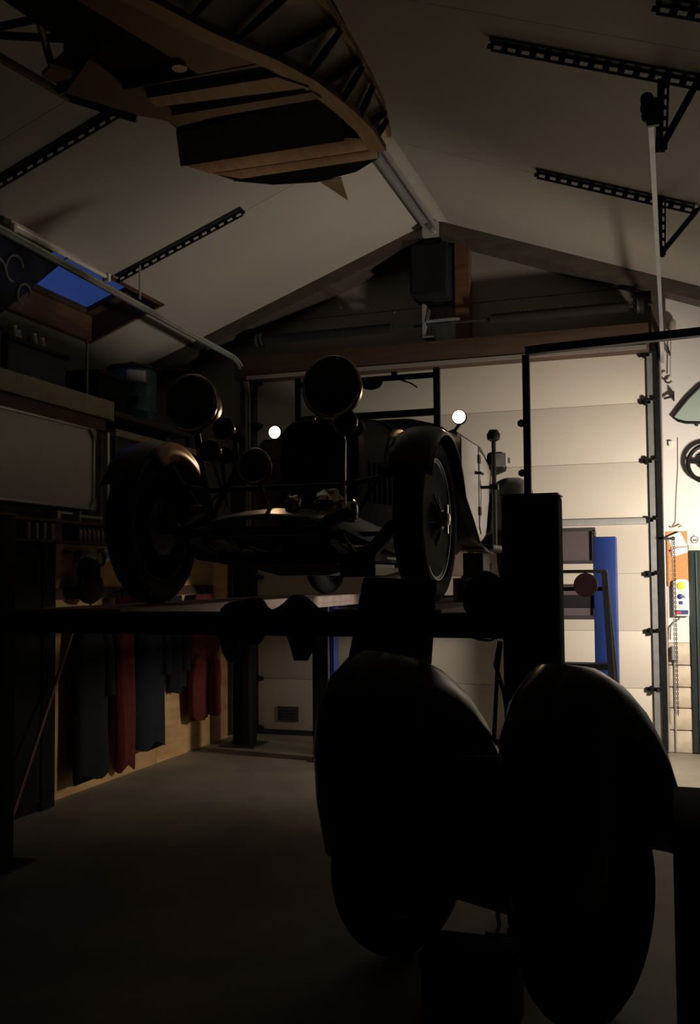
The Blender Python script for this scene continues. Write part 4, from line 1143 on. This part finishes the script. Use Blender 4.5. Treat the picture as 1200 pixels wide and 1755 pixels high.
mb = MB().tube([(CX+0.80, 7.0, 1.68), (CX+0.80, 7.0, 2.50)], 0.016, 8)
lev = build('side_lever', mb, 'black', car)
build('lever_knob', MB().lathe([(0.02, 0), (0.045, 0.015), (0.05, 0.05), (0.03, 0.085)], (CX+0.80, 7.0, 2.47), (0, 0, 1), 14), 'black', lev)
build('lever_clamp', MB().box(CX+0.77, CX+0.83, 6.97, 7.03, 2.12, 2.16).box(CX+0.70, CX+0.80, 6.98, 7.02, 2.13, 2.15), 'black', lev)
# folded hood and rear parts
build('folded_hood', MB().path([(CX-0.60, 8.05, 2.42), (CX-0.56, 8.35, 2.43), (CX+0.56, 8.35, 2.43), (CX+0.66, 8.0, 2.42), (CX+0.70, 7.65, 2.41)], 0.14, 0.14), 'rag', car, label='dark folded fabric hood', bevel=0.03)
build('hood_clip', MB().box(CX+0.71, CX+0.79, 7.6, 7.68, 2.36, 2.46), 'galv', car)
build('hood_clip', MB().box(CX+0.71, CX+0.80, 7.75, 7.80, 2.40, 2.44), 'galv', car)
# windscreen
ws_ = MB()
z0, z1, yw = 2.62, 2.875, 6.38
for x in (CX-0.47, CX+0.53):
    ws_.box(x-0.022, x+0.022, yw-0.012, yw+0.012, z0-0.12, z1+0.03)
ws_.box(CX-0.47, CX+0.53, yw-0.012, yw+0.012, z1-0.035, z1)
ws_.box(CX-0.47, CX+0.53, yw-0.012, yw+0.012, z0-0.035, z0+0.01)
wso = build('windscreen_frame', ws_, 'black', car)
build('windscreen_glass', MB().box(CX-0.45, CX+0.51, yw-0.003, yw+0.003, z0, z1-0.03), 'glass', wso)
build('wiper', MB().tube([(CX+0.24, yw-0.02, z1-0.02), (CX+0.36, yw-0.025, z1-0.07), (CX+0.40, yw-0.025, z1-0.10)], 0.006, 6).box(CX+0.22, CX+0.26, yw-0.03, yw-0.01, z1-0.03, z1+0.02), 'black', wso)
build('driving_mirror', lump((CX+0.08, yw-0.03, z1-0.05), 0.08, 0.03, 0.045, 1, 0.02), 'black', wso)
# headlamps
def lamp(name, c, r, depth, label=None, ring_m='chrome'):
    c = Vector(c)
    o = build(name, MB().lathe([(r, 0), (r*0.98, 0.03), (r*0.90, depth*0.35), (r*0.68, depth*0.7), (r*0.35, depth*0.92), (0.02, depth)], c, (0, 1, 0), 36), 'gloss', car, label)
    build('lamp_rim', MB().ring(c+Vector((0, -0.004, 0)), (0, 1, 0), r*0.985, 0.011, 48, 8), ring_m, o, label='nickel lamp rim')
    build('lamp_lens', MB().lathe([(0.001, -0.03), (r*0.4, -0.027), (r*0.75, -0.018), (r*0.97, -0.004)], c, (0, 1, 0), 36), 'lens', o)
    return o
lamp('headlamp', (CX-0.415, 4.66, 2.435), 0.150, 0.24, 'big dark headlamp')
lamp('headlamp', (CX+0.405, 4.60, 2.455), 0.152, 0.24, 'big dark headlamp')
lamp('spot_lamp', (CX-0.03, 4.62, 2.075), 0.088, 0.14, 'smaller dark centre lamp')
for s, x in ((-1, CX-0.415), (1, CX+0.405)):
    build('lamp_stem', MB().tube([(x, 4.72, 2.31), (x, 4.75, 2.22), (CX+s*0.40, 4.80, 2.0), (CX+s*0.38, 4.85, 1.82)], 0.018, 10), 'black', car)
    build('lamp_fork', MB().ring((x, 4.70, 2.33), (0, 1, 0), 0.05, 0.012, 18, 8, 0, PI*2), 'chrome', car)
build('lamp_bar', MB().tube([(CX-0.66, 4.86, 2.03), (CX-0.4, 4.82, 1.98), (CX+0.4, 4.82, 1.98), (CX+0.66, 4.86, 2.03)], 0.015, 8), 'black', car)
build('spot_stem', MB().tube([(CX-0.03, 4.68, 2.0), (CX-0.03, 4.78, 1.9), (CX-0.03, 4.84, 1.84)], 0.014, 8), 'chrome', car)
build('starter_rod', MB().tube([(CX+0.44, 4.70, 2.20), (CX+0.45, 4.66, 2.05), (CX+0.47, 4.6, 1.86)], 0.006, 6), 'chrome', car, label='thin bright rod below the right headlamp')
def horn(c, s):
    c = Vector(c)
    o = build('horn', MB().lathe([(0.062, 0), (0.055, 0.015), (0.035, 0.05), (0.022, 0.10), (0.03, 0.13), (0.045, 0.15), (0.045, 0.19), (0.02, 0.20)], c, (0, 1, 0), 24), 'hood', car)
    build('horn_rim', MB().ring(c, (0, 1, 0), 0.062, 0.006, 30, 6), 'chrome', o)
    build('horn_bracket', MB().tube([c+Vector((0, 0.15, -0.03)), c+Vector((0.0, 0.18, -0.16)), (CX+s*0.38, 4.85, 1.83)], 0.012, 8), 'black', o)
horn((CX-0.225, 4.66, 2.285), -1)
horn((CX-0.285, 4.62, 2.165), -1)
horn((CX+0.46, 4.64, 2.28), 1)
build('wing_rod', MB().tube([(CX-0.30, 4.70, 2.10), (CX-0.22, 4.70, 1.88)], 0.007, 6).tube([(CX-0.34, 4.75, 1.92), (CX-0.14, 4.72, 2.04)], 0.005, 6), 'black', car)
build('bright_casting', lump((CX+0.37, 4.62, 1.885), 0.075, 0.06, 0.05, 7, 0.25), 'chrome', car, label='shiny metal casting under the lamps')  # irregular chrome lumps at the front of the chassis
build('bright_casting', lump((CX+0.20, 4.58, 1.87), 0.045, 0.035, 0.045, 9, 0.3), 'chrome', car, label='shiny metal casting under the lamps')
# sidelights that are lit
for s, x in ((-1, CX-0.61), (1, CX+0.70)):
    c = Vector((x, 6.28, 2.545 if s > 0 else 2.515))
    o = build('sidelight', MB().lathe([(0.046, 0), (0.05, 0.01), (0.045, 0.05), (0.03, 0.09), (0.005, 0.11)], c, (0, 1, 0), 20), 'black', car, 'glowing round sidelight')
    build('lit_lens', MB().lathe([(0.001, -0.022), (0.025, -0.018), (0.043, -0.002)], c, (0, 1, 0), 20), 'lit', o, label='lit warm white lens')
    build('lamp_arm', MB().tube([c+Vector((0, 0.05, -0.03)), c+Vector((-s*0.04, 0.05, -0.08)), (CX+s*0.58, 6.33, 2.44)], 0.012, 8), 'black', o)
    sl_ = bpy.data.lights.new('sidelight_light', 'SPOT')
    sl_.energy = 13.0
    sl_.color = (1.0, 0.62, 0.32)
    sl_.shadow_soft_size = 0.03
    sl_.spot_size = math.radians(84)
    sl_.spot_blend = 0.7
    so_ = bpy.data.objects.new('sidelight_light', sl_)
    so_.location = c+Vector((0, -0.06, 0))
    so_.rotation_euler = Vector((0, -1, 0.06)).to_track_quat('-Z', 'Y').to_euler()
    COL.objects.link(so_)

# ================================================================== STEP LADDER, DISC
sl = thing('step_ladder', (-0.64, 7.62, 0), 'dark folding step ladder standing before the blue post and door windows', 'ladder')
for x, dx in ((-0.86, -0.05), (-0.50, 0.07)):
    build('front_rail', MB().bar((x+dx*1.2, 7.40, 0.0), (x, 7.58, 1.53), 0.042, 0.05, (0, 1, 0)), 'matte', sl)
    build('rear_rail', MB().bar((x+dx*1.6, 7.86, 0.0), (x+0.01, 7.66, 1.50), 0.022, 0.03, (0, 1, 0)), 'steeld', sl)
for k, z in enumerate((0.26, 0.54, 0.82)):
    e = 0.05*(1-z/1.53)
    build('step', MB().box(-0.86-e, -0.50+e, 7.40+0.18*z/1.53-0.06, 7.40+0.18*z/1.53+0.08, z-0.02, z+0.025), 'black', sl)
build('top_cap', MB().box(-0.88, -0.48, 7.54, 7.70, 1.515, 1.54), 'black', sl, bevel=0.006)
build('rear_brace', MB().bar((-0.90, 7.78, 0.55), (-0.44, 7.78, 0.55), 0.02, 0.03), 'black', sl)
build('upper_brace', MB().bar((-0.86, 7.60, 1.395), (-0.50, 7.60, 1.395), 0.015, 0.03), 'black', sl)
rd = thing('round_disc', (-0.63, 7.56, 1.33), 'dark maroon round disc hanging on the step ladder', 'disc')
build('plate', MB().lathe([(0.085, 0), (0.088, 0.006), (0.085, 0.012)], (-0.635, 7.545, 1.425), (0, 1, 0), 32), 'maroon', rd)
build('rim', MB().ring((-0.635, 7.55, 1.425), (0, 1, 0), 0.086, 0.005, 32, 6), 'black', rd)
build('hook', MB().tube([(-0.635, 7.552, 1.50), (-0.635, 7.56, 1.515)], 0.005, 6), 'steeld', rd)

# ================================================================== FOREGROUND CAR FENDERS
fc = thing('wing_chassis', (-0.7, 3.5, 0), 'black foreground car front with two tall rounded fenders and wheels', 'car')
AX = Vector((math.sin(math.radians(21)), math.cos(math.radians(21)), 0))       # towards the car's tail
LT = Vector((AX.y, -AX.x, 0))                                                  # across the car, to the right
def fender(c, nose, tail_len, w_, ztop, zs_):
    """long rounded wing: centre line (distance along AX, height) swept with a crowned section"""
    c = Vector(c)
    line = [(-0.22, 0.44, 0.80), (-0.25, 0.64, 0.92), (-0.25, 0.84, 1.0), (-0.22, 1.00, 1.0), (-0.14, 1.13, 1.0), (-0.02, ztop, 1.0), (0.14, ztop-0.02, 1.0), (0.30, ztop-0.08, 1.0),
            (0.45, ztop-0.17, 1.0), (0.59, ztop-0.30, 1.0), (0.70, ztop-0.46, 1.0), (0.77, ztop-0.62, 0.95), (0.80, ztop-0.78, 0.9)]
    rings = []
    for i, (d, z, ws) in enumerate(line):
        p0, p1 = line[max(i-1, 0)], line[min(i+1, len(line)-1)]
        td, tz = p1[0]-p0[0], p1[1]-p0[1]
        l = math.hypot(td, tz)
        nd, nz = -tz/l, td/l
        r = []
        for k in range(15):
            u = -1+2*k/14
            drop = 0.20*abs(u)**3
            q = c+AX*(d*tail_len-nd*drop)+LT*(u*w_/2*ws)
            r.append((q.x, q.y, z-nz*drop))
        rings.append(r)
    return MB().loft(rings, closed=False, caps=False)
FC = ((-1.125, 3.72, 0), (-0.365, 3.30, 0))
for i, c in enumerate(FC):
    build('fender', fender(c, 0, 1.0, 0.50 if i == 0 else 0.39, 1.205, 0), 'fgloss', fc, solid=0.008)
    cc = Vector(c)+Vector((0, 0, 0.40))+AX*0.14+LT*0.02
    pr = [(0.30+0.10*math.cos(a), 0.10*math.sin(a)) for a in [-2.4+4.8*k/12 for k in range(13)]]
    wr = build('wheel_rim', MB().lathe([(0.24, -0.08), (0.25, -0.085), (0.22, -0.03), (0.22, 0.03), (0.25, 0.085), (0.24, 0.08), (0.19, 0), (0.24, -0.08)], cc, LT, 36), 'black', fc)
    build('tyre', MB().lathe(pr, cc, LT, 36), 'rubber', wr)
    build('wheel_disc', MB().lathe([(0.20, 0.02), (0.17, 0.05), (0.08, 0.06), (0.05, 0.09), (0.001, 0.10)], cc, -LT, 28), 'black', wr)
    q = cc+Vector((0, 0, 0.55))-AX*0.20
a, b = Vector(FC[0]), Vector(FC[1])
build('axle_beam', MB().bar(a+Vector((0, 0, 0.42)), b+Vector((0, 0, 0.42)), 0.08, 0.14), 'black', fc)
mb = MB()
m0, m1 = a+AX*0.05, b+AX*0.05
mb.prism([m0+Vector((0, 0, 0.40)), m1+Vector((0, 0, 0.40)), m1+Vector((0, 0, 0.90)), m0+Vector((0, 0, 0.78))], AX*0.03)
build('front_panel', mb, 'black', fc)
for s in (0.3, 0.7):
    p = a.lerp(b, s)
    build('frame_rail', MB().bar(p+Vector((0, 0, 0.50))-AX*0.25, p+Vector((0, 0, 0.50))+AX*0.75, 0.06, 0.12), 'black', fc)
# low dark toolbox in the gap, and a dark chest at the right edge
ft = thing('floor_toolbox', (-0.66, 3.3, 0), 'low black toolbox on the floor in the gap between the two fenders', 'toolbox')
build('box', MB().box(-0.83, -0.52, 3.20, 3.42, 0.0, 0.20), 'matte', ft, bevel=0.01)
build('lid', MB().box(-0.835, -0.515, 3.195, 3.425, 0.20, 0.26), 'matte', ft, bevel=0.015)
build('handle', MB().tube([(-0.76, 3.31, 0.26), (-0.76, 3.31, 0.285), (-0.59, 3.31, 0.285), (-0.59, 3.31, 0.26)], 0.01, 8), 'steeld', ft)
build('clasp', MB().box(-0.70, -0.65, 3.185, 3.2, 0.16, 0.22), 'steeld', ft)
tc_ = thing('tool_chest', (0.35, 2.9, 0), 'dark tool chest at the bottom right edge beside the right fender', 'tool chest')
build('carcass', MB().box(-0.02, 0.75, 2.75, 3.25, 0.06, 0.84), 'matte', tc_, bevel=0.012)
for k in range(4):
    z = 0.10+0.18*k
    d_ = build('drawer', MB().box(0.0, 0.73, 2.73, 2.752, z, z+0.165), 'black', tc_, bevel=0.004)
    build('pull', MB().box(0.12, 0.61, 2.712, 2.732, z+0.125, z+0.14), 'steeld', d_)
for x in (0.05, 0.68):
    build('foot', MB().box(x-0.04, x+0.04, 2.8, 3.2, 0.0, 0.06), 'black', tc_)
